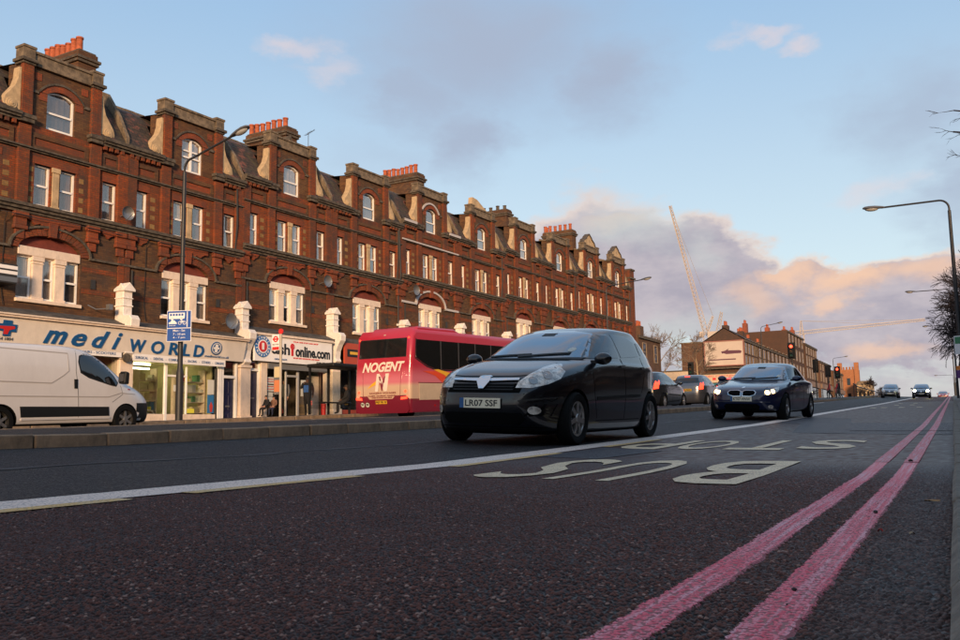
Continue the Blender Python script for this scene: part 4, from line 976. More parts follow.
# ------------------------------------------------------------------ vehicle tools
def pchip(y,sub):
    y=np.asarray(y,float); n=len(y); d=np.diff(y,axis=0); m=np.zeros_like(y)
    for i in range(1,n-1):
        a,b=d[i-1],d[i]; ok=(a*b)>0; m[i]=np.where(ok,2*a*b/np.where(ok,a+b,1),0)
    m[0]=d[0]; m[-1]=d[-1]; out=[]
    for i in range(n-1):
        for k in range(sub):
            t=k/sub; h00=2*t**3-3*t*t+1; h10=t**3-2*t*t+t; h01=-2*t**3+3*t*t; h11=t**3-t*t
            out.append(h00*y[i]+h10*m[i]+h01*y[i+1]+h11*m[i+1])
    out.append(y[-1]); return np.array(out)
def contour_body(rows,paintm,sub=5,M=120,wheels=(),wr=.35,track=.7,smooth=True):
    """closed shell from plan outlines at rising heights; wheel arches are cut out"""
    rr=pchip(rows,sub); vs=[];fs=[]; K=len(rr)
    for (z,xf,xr,hw,nf,nr,tl) in rr:
        xc=(xf+xr)/2; a=(xf-xr)/2
        for k in range(M):
            p=2*math.pi*k/M; c,s=math.cos(p),math.sin(p); n=nf if c>0 else nr
            x=xc+a*math.copysign(abs(c)**(2/n),c); y=hw*math.copysign(abs(s)**(2/n),s)
            vs.append((x,y,z+tl*(x-0)))
    for j in range(K-1):
        for k in range(M): fs.append((j*M+k,j*M+(k+1)%M,(j+1)*M+(k+1)%M,(j+1)*M+k))
    fs.append(tuple(range(M-1,-1,-1))); fs.append(tuple(range((K-1)*M,K*M)))
    me=bpy.data.meshes.new('body'); me.from_pydata(vs,[],fs); me.materials.append(paintm); me.materials.append(M_black)
    return cut_arches(me,wheels,wr,track)
def cut_arches(me,wheels,wr,track):
    o=bpy.data.objects.new('tmp',me); COL.objects.link(o)
    cutters=[]
    b=MB().use(M_black)
    for wx in wheels:
        for s in(-1,1):
            y0,y1=sorted((s*(track-.16),s*(track+.5))); n=28
            b.prism([(wx+wr*math.cos(2*math.pi*k/n),wr*.93+wr*math.sin(2*math.pi*k/n)-.02) for k in range(n)],y0,y1)
    if wheels:
        cme=b.mesh('cut'); cme.materials.clear(); cme.materials.append(M_black); co=bpy.data.objects.new('cut',cme); COL.objects.link(co)
        md=o.modifiers.new('b','BOOLEAN'); md.operation='DIFFERENCE'; md.object=co; md.solver='EXACT'; md.material_mode='TRANSFER'
        dg=bpy.context.evaluated_depsgraph_get(); me2=bpy.data.meshes.new_from_object(o.evaluated_get(dg)); bpy.data.objects.remove(co)
    else: me2=me
    bpy.data.objects.remove(o)
    me2.polygons.foreach_set('use_smooth',[True]*len(me2.polygons)); me2.set_sharp_from_angle(angle=R(40))
    zmin=min(v.co.z for v in me2.vertices)
    for p in me2.polygons:
        if p.normal.z<-.6 and p.center.z<zmin+.1 and len(me2.materials)>1: p.material_index=1
    return me2
class Skin:
    """projects outlines on to a body, so that glass, lamps and trim follow its curves"""
    def __init__(s,me):
        s.bvh=BVHTree.FromPolygons([v.co[:] for v in me.vertices],[p.vertices[:] for p in me.polygons])
    def patch(s,name,m,poly,d,c=(0,0,0),parent=None,off=.004,step=.06,thick=0,smooth=True,flatn=False):
        d=Vector(d).normalized(); h=Vector((0,0,1)).cross(d).normalized() if abs(d.z)<.95 else Vector((0,1,0)); up=d.cross(h).normalized()
        if up.z<0: up=-up
        # outline refined + inner grid
        P=[];n=len(poly)
        for i in range(n):
            a=Vector(poly[i]);b=Vector(poly[(i+1)%n]); k=max(1,int((b-a).length/step))
            for j in range(k): P.append(a+(b-a)*(j/k))
        nb=len(P); xs=[p.x for p in P]; zs=[p.y for p in P]
        inner=[Vector((x,z)) for x in np.arange(min(xs)+step/2,max(xs),step) for z in np.arange(min(zs)+step/2,max(zs),step)]
        def inside(p):
            c_=False
            for i in range(nb):
                a,b=P[i],P[(i+1)%nb]
                if (a.y>p.y)!=(b.y>p.y) and p.x<(b.x-a.x)*(p.y-a.y)/(b.y-a.y)+a.x: c_=not c_
            return c_
        inner=[p for p in inner if inside(p) and min((p-q_).length for q_ in P)>step*.35]
        vv,ee,ff,_,_,_=delaunay_2d_cdt(P+inner,[(i,(i+1)%nb) for i in range(nb)],[list(range(nb))],1,1e-5)
        out=[];ok=[]
        for p in vv:
            o_=Vector(c)+h*p.x+up*p.y-d*(4 if c!=(0,0,0) else 12)
            loc,nrm,_,_=s.bvh.ray_cast(o_,d)
            if loc is None: out.append(None); continue
            if nrm.dot(d)>0: nrm=-nrm
            out.append(loc-(d if flatn else -nrm)*off)
        idx={};vs=[]
        for i,v in enumerate(out):
            if v is not None: idx[i]=len(vs); vs.append(v)
        fs=[tuple(idx[i] for i in f) for f in ff if all(i in idx for i in f)]
        # make faces look outward
        if fs:
            f=fs[0]; nn=(vs[f[1]]-vs[f[0]]).cross(vs[f[2]]-vs[f[0]])
            if nn.dot(d)>0: fs=[tuple(reversed(f)) for f in fs]
        b=MB().use(m)
        # rim down to the body
        nv=len(vs); 
        from collections import Counter
        cnt=Counter()
        for f in fs:
            for i in range(len(f)): a_,b_=f[i],f[(i+1)%len(f)]; cnt[(min(a_,b_),max(a_,b_))]+=1
        rim=[(f[i],f[(i+1)%len(f)]) for f in fs for i in range(len(f)) if cnt[(min(f[i],f[(i+1)%len(f)]),max(f[i],f[(i+1)%len(f)]))]==1]
        low={}
        for a_,b_ in rim:
            for v in (a_,b_):
                if v not in low: low[v]=nv+len(low)
        lowv=[vs[v]+d*(off+.012) for v in low]
        me=bpy.data.meshes.new(name); me.from_pydata([tuple(v) for v in vs]+[tuple(v) for v in lowv],[],fs+[(b_,a_,low[a_],low[b_]) for a_,b_ in rim]); me.materials.append(m)
        me.update()
        if smooth: me.polygons.foreach_set('use_smooth',[True]*len(me.polygons)); me.set_sharp_from_angle(angle=R(45))
        return link(name,me,parent)
SIDE={1:(0,-1,0),-1:(0,1,0)}
def side_poly(poly,s):
    # h axis for d=(0,-1,0): z x d = (1,0,0); for d=(0,1,0): (-1,0,0)
    return [(x,z) for x,z in poly] if s==1 else [(-x,z) for x,z in poly]
FRONT=(-1,0,0)   # h = z x d = (0,-1,0)
REAR=(1,0,0)     # h = (0,1,0)
M_tyre=mat('tyre_rubber',(.008,.008,.008),.85,spec=.15)
M_wsg=mat('windscreen_glass',(.24,.30,.36),.06,metal=.75,spec=.9,coat=.5)
M_alloy=mat('alloy_wheel',(.42,.40,.38),.3,metal=.8,var=.1)
M_chrome=mat('chrome',(.75,.76,.78),.12,metal=1)
M_lamp=mat('headlamp_lens',(.66,.58,.50),.08,spec=.9,coat=1,var=.55,vs=16)  # mottled tone puts the inner shading of the lens into its colour
M_lampd=mat('headlamp_inner',(.34,.31,.29),.15,metal=.8)
M_lon=mat('lit_headlamp',(1,.9,.7),.3,emit=(1,.58,.22,1),es=3.6)
M_lony=mat('lit_headlamp_yellow',(1,1,.5),.3,emit=(1,.93,.28,1),es=45)
M_lonr=mat('lit_tail_lamp',(.9,.03,.02),.3,emit=(1,.04,.015,1),es=1.8)
M_tail=mat('red_lamp_lens',(.45,.015,.012),.15,coat=.5)
M_plate=mat('white_number_plate',(.95,.84,.62),.45); M_plateY=mat('yellow_number_plate',(.72,.42,.04),.45)
M_trim=mat('black_plastic_trim',(.012,.012,.012),.55,spec=.3)
def wheel(root,x,y,r,w_,spokes=7,rim=.66,m=None,side=1,hub=None):
    b=MB().use(M_tyre); rr_=r*rim
    b.lathe([(rr_,-w_*.42),(rr_+.02,-w_*.5),(r*.93,-w_*.5),(r,-w_*.36),(r,w_*.36),(r*.93,w_*.5),(rr_+.02,w_*.5),(rr_,w_*.42)],32,'y'); 
    t=b.build('wheel',root,(x,y,r),smooth=True)
    b=MB().use(m or M_alloy); s=side; ri=rr_
    b.lathe([(ri,-w_*.4),(ri,w_*.42*1),(ri-.02,w_*.42),(ri-.03,w_*.3),(ri-.03,-w_*.4)],32,'y')
    yo=s*w_*.34
    for k in range(spokes):
        a=2*math.pi*k/spokes; T=Matrix.Rotation(a,4,'Y'); q0=.035; q1=ri-.015
        b.prism([(-.030,.03),(.030,.03),(.026,q1),(-.026,q1)],min(yo-.015*s,yo+.02*s),max(yo-.015*s,yo+.02*s),'y',T)
    b.lathe([(0,yo+.03*s),(.055,yo+.03*s),(.07,yo),(.0,yo-.02*s)],16,'y')
    b.use(M_dark); b.lathe([(0,yo-.05*s),(ri-.03,yo-.05*s)],24,'y'); 
    b.build('rim',t,smooth=True); return t
def plate(root,txt,x,z,yaw,m=M_plate,w_=.52,h_=.112,eu=True,face=1,ty=0):
    """face=1 front (+x) / -1 rear"""
    T=Matrix.Translation((x,ty,z))@Matrix.Rotation(math.pi/2 if face==1 else -math.pi/2,4,'Z')
    b=MB().use(m).box(-w_/2,w_/2,-.008,.006,-h_/2,h_/2,T); p=b.build('number_plate',root)
    letter('plate_text',txt,M_sblk,p,(-w_*.36 if eu else -w_*.42,w_*.43,-h_*.32,h_*.32),-.0095,.0012,0,.012,T)
    if eu: MB().use(M_blue).box(-w_/2,-w_*.4,-.0105,-.006,-h_/2,h_/2,T).build('plate_band',p)
    return p
def strip_poly(pts,w_):
    a=[];b=[]
    for i,p in enumerate(pts):
        t=(Vector(pts[min(i+1,len(pts)-1)])-Vector(pts[max(i-1,0)])).normalized(); n=Vector((-t.y,t.x))*w_/2
        a.append(tuple(Vector(p)+n)); b.append(tuple(Vector(p)-n))
    return a+b[::-1]
def mirror(root,x,y,z,s,m):
    b=MB().use(m); b.sphere((x,y+s*.10,z),(.075,.115,.075),12,8); b.use(M_trim); b.box(x-.02,x+.03,min(y-s*.05,y+s*.06),max(y-s*.05,y+s*.06),z-.06,z-.02); b.build('door_mirror',root,smooth=True)

# ------------------------------------------------------------------ hatchback
def n7(rows,nf=4.2,nr=4.6): return [r if len(r)==7 else (*r[:4],*(r[4:6] if len(r)>=6 else (nf,nr)),0.0) for r in rows]  # plan squareness
HATCH=n7([(.125,1.82,-1.72,.72),(.155,1.96,-1.84,.79),(.28,2.04,-1.91,.832),(.45,2.07,-1.93,.85),(.58,2.055,-1.935,.856),(.68,2.01,-1.93,.856),(.77,1.91,-1.92,.852),(.85,1.74,-1.905,.846),
 (.92,1.46,-1.895,.838),(.975,1.20,-1.885,.822,4.0,4.4),(1.01,1.03,-1.87,.800,3.6,4.4),(1.10,.84,-1.83,.760,3.6,4.4),(1.20,.63,-1.77,.712,3.6,4.2),(1.30,.40,-1.69,.665,3.5,4.0),(1.38,.18,-1.60,.62,3.3,3.8),(1.435,-.04,-1.52,.60,2.9,3.2),(1.47,-.25,-1.36,.50,2.8,3),(1.486,-.45,-1.15,.34,2.6,2.8),(1.49,-.65,-.95,.12,2.5,2.5)])
def make_hatch(label,m,front='off',rear='off',full=True,plates=('LR07 SSF','LR07 SSF'),rows=HATCH,emblem=True,sub=5,M=120,s5=True):
    root=thing('parked_car' if front=='off' and not full else 'hatchback_car',label,'car')
    W=(1.27,-1.25); me=contour_body(rows,m,sub,M,W,.345,.72); body=link('body',me,root); sk=Skin(me)
    for wx in W:
        for s in(1,-1): wheel(root,wx,s*.755,.305,.19,7,.66,side=s)
    P=lambda name,mm,poly,d,par=body,**k: sk.patch(name,mm,poly,d,parent=par,**k)
    ws=P('windscreen',M_wsg,[(-.69,1.035),(-.35,1.02),(.35,1.02),(.69,1.035),(.60,1.22),(.50,1.37),(.25,1.41),(-.25,1.41),(-.50,1.37),(-.60,1.22)],FRONT)
    for s in(1,-1):
        P('door_glass',M_cglass,side_poly([(.76,1.02),(-.16,1.06),(-.18,1.37),(.06,1.36),(.30,1.27),(.52,1.15)],s),SIDE[s])
        P('door_glass',M_cglass,side_poly([(-.26,1.065),(-.98,1.11),(-1.02,1.30),(-.80,1.36),(-.28,1.375)],s),SIDE[s])
        P('quarter_glass',M_cglass,side_poly([(-1.08,1.12),(-1.42,1.20),(-1.30,1.31),(-1.10,1.30)],s),SIDE[s])
        for i,ln in enumerate([[(.80,1.0),(.82,.85),(.80,.6),(.70,.30)],[(-.22,1.05),(-.24,.7),(-.22,.28)],[(-1.04,1.1),(-1.0,.85),(-.86,.62)],[(.72,.27),(-.80,.27)],[(1.62,.55),(1.75,.50),(2.0,.58)]]): P('door_gap' if i<3 else 'panel_gap',M_dark,side_poly(strip_poly(ln,.009),s),SIDE[s],off=.0015)
        P('side_moulding',M_trim,side_poly([(.72,.52),(-.78,.56),(-.78,.60),(.72,.56)],s),SIDE[s],off=.008)
        for hx in (-.08,-.86): P('door_handle',m,side_poly([(hx,.93),(hx-.16,.94),(hx-.16,.965),(hx,.955)],s),SIDE[s],off=.022)
        mirror(root,.66,s*.80,1.02,s,m)
        # headlamps
        hd=(-.80,-.60*s,0); c=(1.78,.60*s,0)
        hp=[(-.29,.645),(-.25,.715),(-.10,.805),(.08,.885),(.27,.94),(.33,.93),(.33,.84),(.25,.755),(.08,.69),(-.12,.645)]
        sg=-1 if s==1 else 1    # h axis = z x d = (.6s.., -.8,0)
        hpp=[(sg*u,z) for u,z in hp]
        hl=P('headlamp',M_lamp,hpp,hd,c=c,off=.006)
        for (u,z,r_) in ((-.09,.728,.052),(.09,.79,.058)):
            P('lamp_bowl',M_lon if front=='on' and u<0 else M_lampd,[(sg*u+r_*math.cos(t*math.pi/7),z+r_*.8*math.sin(t*math.pi/7)) for t in range(14)],hd,c=c,off=.009,par=hl,step=.05)
        P('fog_lamp',M_lamp,[(-s*(.60+.055*math.cos(t*math.pi/6)),.40+.045*math.sin(t*math.pi/6)) for t in range(12)],FRONT,off=.006)
        P('tail_lamp',M_lonr if rear=='on' else M_tail,[(s*u,z) for u,z in [(.58,.78),(.73,.80),(.74,1.0),(.70,1.12),(.62,1.10),(.60,.95)]],REAR,off=.006)
    P('grille',M_dark,[(-.46,.59),(.46,.59),(.50,.70),(.42,.75),(-.42,.75),(-.50,.70)],FRONT,off=.003)
    for s in(1,-1): P('fog_recess',M_dark,[(-s*.50,.33),(-s*.72,.34),(-s*.76,.47),(-s*.62,.47)],FRONT,off=.002); P('bumper_highlight',mat('bumper_crease_highlight',(.03,.03,.03),.2,coat=1),strip_poly([(-s*.45,.50),(-s*.78,.545)],.022),FRONT,off=.006)  # paler strip: highlight along the bumper crease put into the colour
    for z in (.620,.650,.680): P('grille_slat',M_trim,[(-.38,z),(.38,z),(.39,z+.012),(-.39,z+.012)],FRONT,off=.007)
    if emblem:
        P('chrome_bar',M_chrome,[(-.42,.722),(-.1,.712),(.1,.712),(.42,.722),(.42,.746),(.1,.742),(-.1,.742),(-.42,.746)],FRONT,off=.02)
        P('badge',M_chrome,[(-.070,.748),(-.082,.70),(-.03,.625),(.03,.625),(.082,.70),(.070,.748),(.04,.762),(-.04,.762)],FRONT,off=.034)
    P('lower_intake',M_dark,[(-.46,.245),(.46,.245),(.52,.30),(.48,.37),(-.48,.37),(-.52,.30)],FRONT,off=.004)
    P('bumper_line',M_dark,[(-.74,.205),(.74,.205),(.74,.215),(-.74,.215)],FRONT,off=.004)
    P('bonnet_gap',M_dark,strip_poly([(-.62,.80),(-.3,.775),(.3,.775),(.62,.80)],.008),FRONT,off=.002)
    P('scuttle',M_trim,[(-.66,1.0),(.66,1.0),(.68,1.03),(.3,1.015),(-.3,1.015),(-.68,1.03)],FRONT,off=.006)
    for (a,c_) in (((.10,1.03),(-.52,1.075)),((.55,1.035),(-.05,1.06))): P('wiper',M_trim,strip_poly([a,c_],.018),FRONT,off=.018)
    P('rear_window',M_cglass,[(-.58,1.10),(.58,1.10),(.50,1.36),(-.50,1.36)],REAR)
    P('rear_bumper_gap',M_dark,strip_poly([(-.8,.62),(.8,.62)],.008),REAR,off=.002)
    if rear=='on': P('high_brake_lamp',M_lonr,[(-.12,1.39),(.12,1.39),(.11,1.425),(-.11,1.425)],REAR,off=.01)
    plate(root,plates[0],2.085,.475,0); plate(root,plates[1],-1.955,.78 if rear!='off' else .72,0,M_plateY,face=-1,eu=False)
    if full: P('tax_disc',gcol[0],[(-.50+.04*math.cos(t*math.pi/5),1.13+.03*math.sin(t*math.pi/5)) for t in range(10)],FRONT,off=.006); P('interior_mirror',M_trim,[(-.09,1.33),(.09,1.33),(.09,1.37),(-.09,1.37)],FRONT,off=.006)
    return root
M_pblack=mat('black_car_paint',(.002,.0025,.005),.3,coat=1,spec=.25)
M_pblue=mat('dark_blue_car_paint',(.004,.010,.045),.3,coat=1,spec=.3)
M_psilver=mat('silver_car_paint',(.17,.17,.18),.3,metal=.7,coat=.8)
M_pdark=mat('charcoal_car_paint',(.02,.022,.026),.25,coat=1)
M_pwhite=mat('white_van_paint',(.74,.70,.67),.35,coat=.6,var=.03,vs=1,dirt=.07)
def place(o,x,y,rot,pitch=True,dz=0):
    """rot: heading in degrees clockwise from +Y"""
    a=math.pi/2-R(rot); f=Vector((math.cos(a),math.sin(a)))
    zf=zr(x+f.x*1.2,y+f.y*1.2); zb=zr(x-f.x*1.2,y-f.y*1.2)
    l=Vector((-f.y,f.x)); zl=zr(x+l.x*.7,y+l.y*.7); zrr=zr(x-l.x*.7,y-l.y*.7)
    fx=Vector((f.x*2.4,f.y*2.4,zf-zb)).normalized(); ly=Vector((l.x*1.4,l.y*1.4,zl-zrr)).normalized(); up=fx.cross(ly).normalized(); ly=up.cross(fx)
    M_=Matrix((fx,ly,up)).transposed().to_4x4(); M_.translation=Vector((x,y,(zf+zb)/2+dz)); o.matrix_world=M_
hatch=make_hatch('black five-door hatchback passing close to the camera, its front towards us',M_pblack)
place(hatch,-4.93,11.72,182); hatch.matrix_world=hatch.matrix_world@Matrix.Scale(1.06,4)
# ------------------------------------------------------------------ saloon
SALOON=n7([(.18,2.08,-2.2,.78),(.22,2.26,-2.34,.85),(.34,2.35,-2.42,.90),(.48,2.38,-2.45,.918),(.62,2.365,-2.455,.923),(.71,2.31,-2.45,.922),(.78,2.19,-2.44,.916),(.84,1.98,-2.43,.908),(.89,1.68,-2.41,.90),(.935,1.34,-2.36,.885),(.975,1.10,-2.18,.862,3.8,4.2),(1.005,1.0,-1.86,.84,3.6,4),(1.08,.85,-1.66,.80,3.4,3.8),(1.18,.63,-1.48,.755,3.3,3.6),(1.28,.40,-1.28,.71,3.2,3.4),(1.36,.18,-1.08,.665,3,3.2),(1.415,-.04,-.92,.60,2.9,3),(1.45,-.22,-.76,.48,2.8,2.9),(1.466,-.36,-.60,.3,2.6,2.6),(1.47,-.43,-.52,.1,2.5,2.5)],4.4,4.6)
def make_saloon(label,m,lit=True):
    root=thing('saloon_car',label,'car'); W=(1.53,-1.36); me=contour_body(SALOON,m,5,120,W,.37,.78); body=link('body',me,root); sk=Skin(me)
    for wx in W:
        for s in(1,-1): wheel(root,wx,s*.81,.328,.225,5,.68,side=s)
    P=lambda name,mm,poly,d,par=body,**k: sk.patch(name,mm,poly,d,parent=par,**k)
    P('windscreen',M_wsg,[(-.74,1.02),(0,1.0),(.74,1.02),(.64,1.2),(.54,1.35),(.25,1.39),(-.25,1.39),(-.54,1.35),(-.64,1.2)],FRONT)
    for s in(1,-1):
        P('door_glass',M_cglass,side_poly([(.78,1.02),(-.30,1.035),(-.30,1.34),(.0,1.34),(.30,1.26),(.52,1.16)],s),SIDE[s])
        P('door_glass',M_cglass,side_poly([(-.38,1.035),(-1.32,1.06),(-1.20,1.16),(-.85,1.32),(-.38,1.345)],s),SIDE[s])
        for ln in [[(.88,.98),(.95,.7),(.88,.3)],[(-.34,1.02),(-.38,.7),(-.36,.3)],[(-1.3,1.02),(-1.1,.8),(-.98,.65)]]: P('door_gap',M_dark,side_poly(strip_poly(ln,.009),s),SIDE[s],off=.0015)
        for hx in (-.12,-1.0): P('door_handle',m,side_poly([(hx,.86),(hx-.18,.86),(hx-.18,.89),(hx,.89)],s),SIDE[s],off=.022)
        P('window_trim',M_chrome,side_poly(strip_poly([(.82,1.0),(-1.36,1.03)],.014),s),SIDE[s],off=.006)
        mirror(root,.66,s*.86,1.04,s,m)
        hd=(-.86,-.5*s,0); c=(2.05,.62*s,0); sg=-1 if s==1 else 1
        hp=[(-.20,.62),(-.19,.70),(-.05,.745),(.12,.79),(.26,.82),(.27,.79),(.19,.71),(.05,.64)]
        hl=P('headlamp',M_lamp,[(sg*u,z) for u,z in hp],hd,c=c,off=.006)
        for k,(u,z,r_) in enumerate(((-.115,.675,.060),(.035,.705,.052))):
            P('lamp_bowl',M_lon if lit else M_lampd,[(sg*u+r_*math.cos(t*math.pi/7),z+r_*.85*math.sin(t*math.pi/7)) for t in range(14)],hd,c=c,off=.010,par=hl,step=.05)
        kp=[(.03,.60),(.20,.595),(.31,.63),(.33,.68),(.28,.715),(.10,.72),(.03,.70)]; kc=(.17,.658)
        P('grille_surround',M_chrome,[(-s*(kc[0]+(y-kc[0])*1.13),kc[1]+(z-kc[1])*1.26) for y,z in kp],FRONT,off=.004)
        P('kidney_grille',M_dark,[(-s*y,z) for y,z in kp],FRONT,off=.014)
        P('fog_lamp',M_lamp,[(-s*(.66+.05*math.cos(t*math.pi/6)),.335+.045*math.sin(t*math.pi/6)) for t in range(12)],FRONT,off=.006)
        P('tail_lamp',M_tail,[(s*u,z) for u,z in [(.42,.80),(.78,.78),(.79,.90),(.46,.91)]],REAR,off=.006)
    P('badge',M_chrome,[(.04*math.cos(t*math.pi/6),.80+.022*math.sin(t*math.pi/6)) for t in range(12)],FRONT,off=.006,step=.03)
    P('lower_intake',M_dark,[(-.40,.26),(.40,.26),(.44,.34),(.38,.40),(-.38,.40),(-.44,.34)],FRONT,off=.004)
    P('bumper_strip',M_chrome,[(-.66,.445),(.66,.445),(.66,.455),(-.66,.455)],FRONT,off=.008)
    P('scuttle',M_trim,[(-.7,.985),(.7,.985),(.72,1.012),(0,.995),(-.72,1.012)],FRONT,off=.006)
    for ln in ([(-.52,.74),(-.62,.93)],[(.52,.74),(.62,.93)]): P('bonnet_gap',M_dark,strip_poly(ln,.01),FRONT,off=.002)
    P('wiper',M_trim,strip_poly([(.10,1.02),(-.52,1.06)],.018),FRONT,off=.018); P('wiper',M_trim,strip_poly([(.6,1.03),(.02,1.05)],.018),FRONT,off=.018)
    P('rear_window',M_cglass,[(-.60,1.06),(.60,1.06),(.50,1.32),(-.50,1.32)],REAR)
    P('tax_disc',gcol[0],[(-.52+.045*math.cos(t*math.pi/5),1.10+.035*math.sin(t*math.pi/5)) for t in range(10)],FRONT,off=.006)
    P('interior_mirror',M_trim,[(-.1,1.30),(.1,1.30),(.1,1.35),(-.1,1.35)],FRONT,off=.006)
    plate(root,'KT07 HNW',2.395,.52,0); plate(root,'KT07 HNW',-2.47,.70,0,M_plateY,face=-1,eu=False)
    return root
saloon=make_saloon('dark blue saloon with lit headlamps following behind the black hatchback',M_pblue)
place(saloon,-4.62,25.7,183.5); saloon.matrix_world=saloon.matrix_world@Matrix.Scale(1.03,4)
# ------------------------------------------------------------------ van
VAN=n7([(.24,2.28,-2.34,.86),(.30,2.38,-2.39,.92),(.45,2.42,-2.41,.95),(.66,2.42,-2.415,.955),(.82,2.34,-2.415,.955),(.94,2.20,-2.415,.952),(1.04,2.03,-2.41,.948),(1.12,1.86,-2.41,.944),(1.22,1.68,-2.41,.938),(1.36,1.50,-2.405,.925),(1.52,1.28,-2.40,.905),(1.68,1.04,-2.39,.88),(1.80,.82,-2.37,.855),(1.88,.62,-2.34,.82),(1.935,.34,-2.28,.75),(1.958,.0,-2.15,.62),(1.965,-.5,-1.8,.3)],5.0,12)
VAN=[(r[0],r[1],r[2],r[3],r[4],r[5],0) for r in VAN]
root=thing('delivery_van','white panel van driving right past the pharmacy-style shop at the left edge','van')
W=(1.50,-1.60); me=contour_body(VAN,M_pwhite,4,140,W,.37,.80); body=link('body',me,root); sk=Skin(me)
for wx in W:
    for s in(1,-1): wheel(root,wx,s*.83,.33,.21,6,.62,side=s)
P=lambda name,mm,poly,d,par=body,**k: sk.patch(name,mm,poly,d,parent=par,**k)
P('windscreen',M_wsg,[(-.80,1.18),(0,1.16),(.80,1.18),(.72,1.5),(.62,1.76),(-.62,1.76),(-.72,1.5)],FRONT)
for s in(1,-1):
    P('door_glass',M_cglass,side_poly([(.30,1.38),(.26,1.60),(.30,1.72),(.40,1.76),(.66,1.75),(.92,1.58),(1.20,1.30),(1.28,1.16),(1.22,1.10),(1.05,1.13),(.50,1.28)],s),SIDE[s],step=.05)
    P('window_seal',M_trim,side_poly([(.27,1.36),(.23,1.60),(.27,1.74),(.40,1.79),(.68,1.78),(.94,1.61),(1.23,1.31),(1.31,1.16),(1.23,1.07),(1.05,1.10),(.48,1.25)],s),SIDE[s],off=.001,step=.05)
    P('side_moulding',M_trim,side_poly([(-1.15,.42),(1.02,.42),(1.0,.62),(-1.18,.64)],s),SIDE[s],off=.012)
    P('sill_strip',M_pwhite,side_poly([(-1.15,.36),(1.04,.36),(1.04,.40),(-1.15,.40)],s),SIDE[s],off=.02)
    for ln in [[(.20,1.85),(.16,1.4),(.20,.9),(.22,.36)],[(1.36,1.1),(1.40,.9),(1.10,.72)]]: P('door_gap',mat('grey_gap',(.12,.11,.10),.8),side_poly(strip_poly(ln,.012),s),SIDE[s],off=.002)
    P('pressed_shade_line',mat('van_crease_shade',(.42,.38,.35),.5),side_poly(strip_poly([(-2.3,.86),(1.0,.84),(1.35,.93),(1.8,.90)],.018),s),SIDE[s],off=.006)  # darker strips: shade of the pressed creases put into the colour
    P('pressed_shade_line',MATS['van_crease_shade'],side_poly(strip_poly([(-2.3,1.16),(-.45,1.13),(-.15,1.30),(-.02,1.40),(-.02,1.78),(-2.3,1.85)],.02),s),SIDE[s],off=.006)
    P('door_handle',M_trim,side_poly([(.10,1.02),(.18,1.02),(.19,1.22),(.10,1.22)],s),SIDE[s],off=.012)
    P('front_bumper',M_trim,side_poly([(1.98,.26),(2.6,.26),(2.6,.74),(2.30,.72),(2.05,.50)],s),SIDE[s],off=.012,step=.05)
    P('headlamp',M_lamp,side_poly([(2.0,.98),(2.28,.76),(2.5,.76),(2.5,.92),(2.2,1.02)],s),SIDE[s],off=.008,step=.05)
    P('side_repeater',M_tail,side_poly([(1.58,1.0),(1.66,.995),(1.66,1.02),(1.58,1.03)],s),SIDE[s],off=.008)
    b=MB().use(M_trim); y=s*.99; b.prism([(1.22,1.14),(1.36,1.12),(1.38,1.38),(1.26,1.42)],y,y+s*.20); b.use(M_lampd); b.prism([(1.21,1.17),(1.22,1.17),(1.24,1.38),(1.23,1.38)],y+s*.02,y+s*.18); b.build('door_mirror',root,bevel=.02)
    P('tail_lamp',M_tail,[(s*u,z) for u,z in [(.80,.8),(.88,.8),(.88,1.3),(.80,1.3)]],REAR,off=.006)
P('front_bumper',M_trim,[(-.9,.27),(.9,.27),(.9,.70),(-.9,.70)],FRONT,off=.012)
P('radiator_grille',M_dark,[(-.4,.78),(.4,.78),(.42,.88),(-.42,.88)],FRONT,off=.006)
plate(root,'LN55 VKX',2.44,.48,0); plate(root,'LN55 VKX',-2.43,.7,0,M_plateY,face=-1,eu=False)
van=root; place(van,-17.75,13.1,0,dz=-.11)
# ------------------------------------------------------------------ coach
def coach_paint():
    m=bpy.data.materials.new('coach_livery_paint'); m.use_nodes=True; q=NT(m.node_tree); b=m.node_tree.nodes['Principled BSDF']
    x,y,z=q.xyz(q.node('ShaderNodeTexCoord').outputs['Object'])
    n=q.noise(q.comb(x,y,z),1.2,3,.5)
    c=q.mix(q.ramp(z,2.05,1.45),(.42,.018,.040),(.62,.16,.20)); c=q.mix(q.ramp(z,1.42,1.22),c,(.62,.42,.28)); c=q.mix(q.ramp(z,.80,.78),c,(.19,.012,.03))
    q.put(b.inputs['Base Color'],c); b.inputs['Roughness'].default_value=.35; b.inputs['Coat Weight'].default_value=.5
    return m
M_coach=coach_paint(); M_cred=mat('coach_red_paint',(.42,.018,.040),.35,coat=.5); M_maroon=mat('coach_maroon_bumper',(.20,.012,.03),.4,coat=.3)
M_ccream=mat('coach_cream_panel',(.58,.44,.30),.4,var=.05,dirt=.1)
root=thing('coach','red and cream touring coach seen from behind, NOGENT across its back','coach'); 
b=MB().use(M_coach); L2=6.0
prof=[(-L2+.1,.30),(-L2,.75),(-L2+.0,1.3),(-L2+.10,2.3),(-L2+.20,3.08),(-L2+.42,3.30),(L2-.7,3.32),(L2-.3,3.05),(L2,1.6),(L2+.05,.8),(L2-.05,.3)]
b.prism(prof,-1.25,1.25); me=b.mesh('body')
bm=bmesh.new(); bm.from_mesh(me); bmesh.ops.dissolve_limit(bm,angle_limit=.01,verts=bm.verts,edges=bm.edges)
ed=[e for e in bm.edges if len(e.link_faces)==2 and e.calc_face_angle()>1.0 and all(v.co.z>.5 for v in e.verts)]
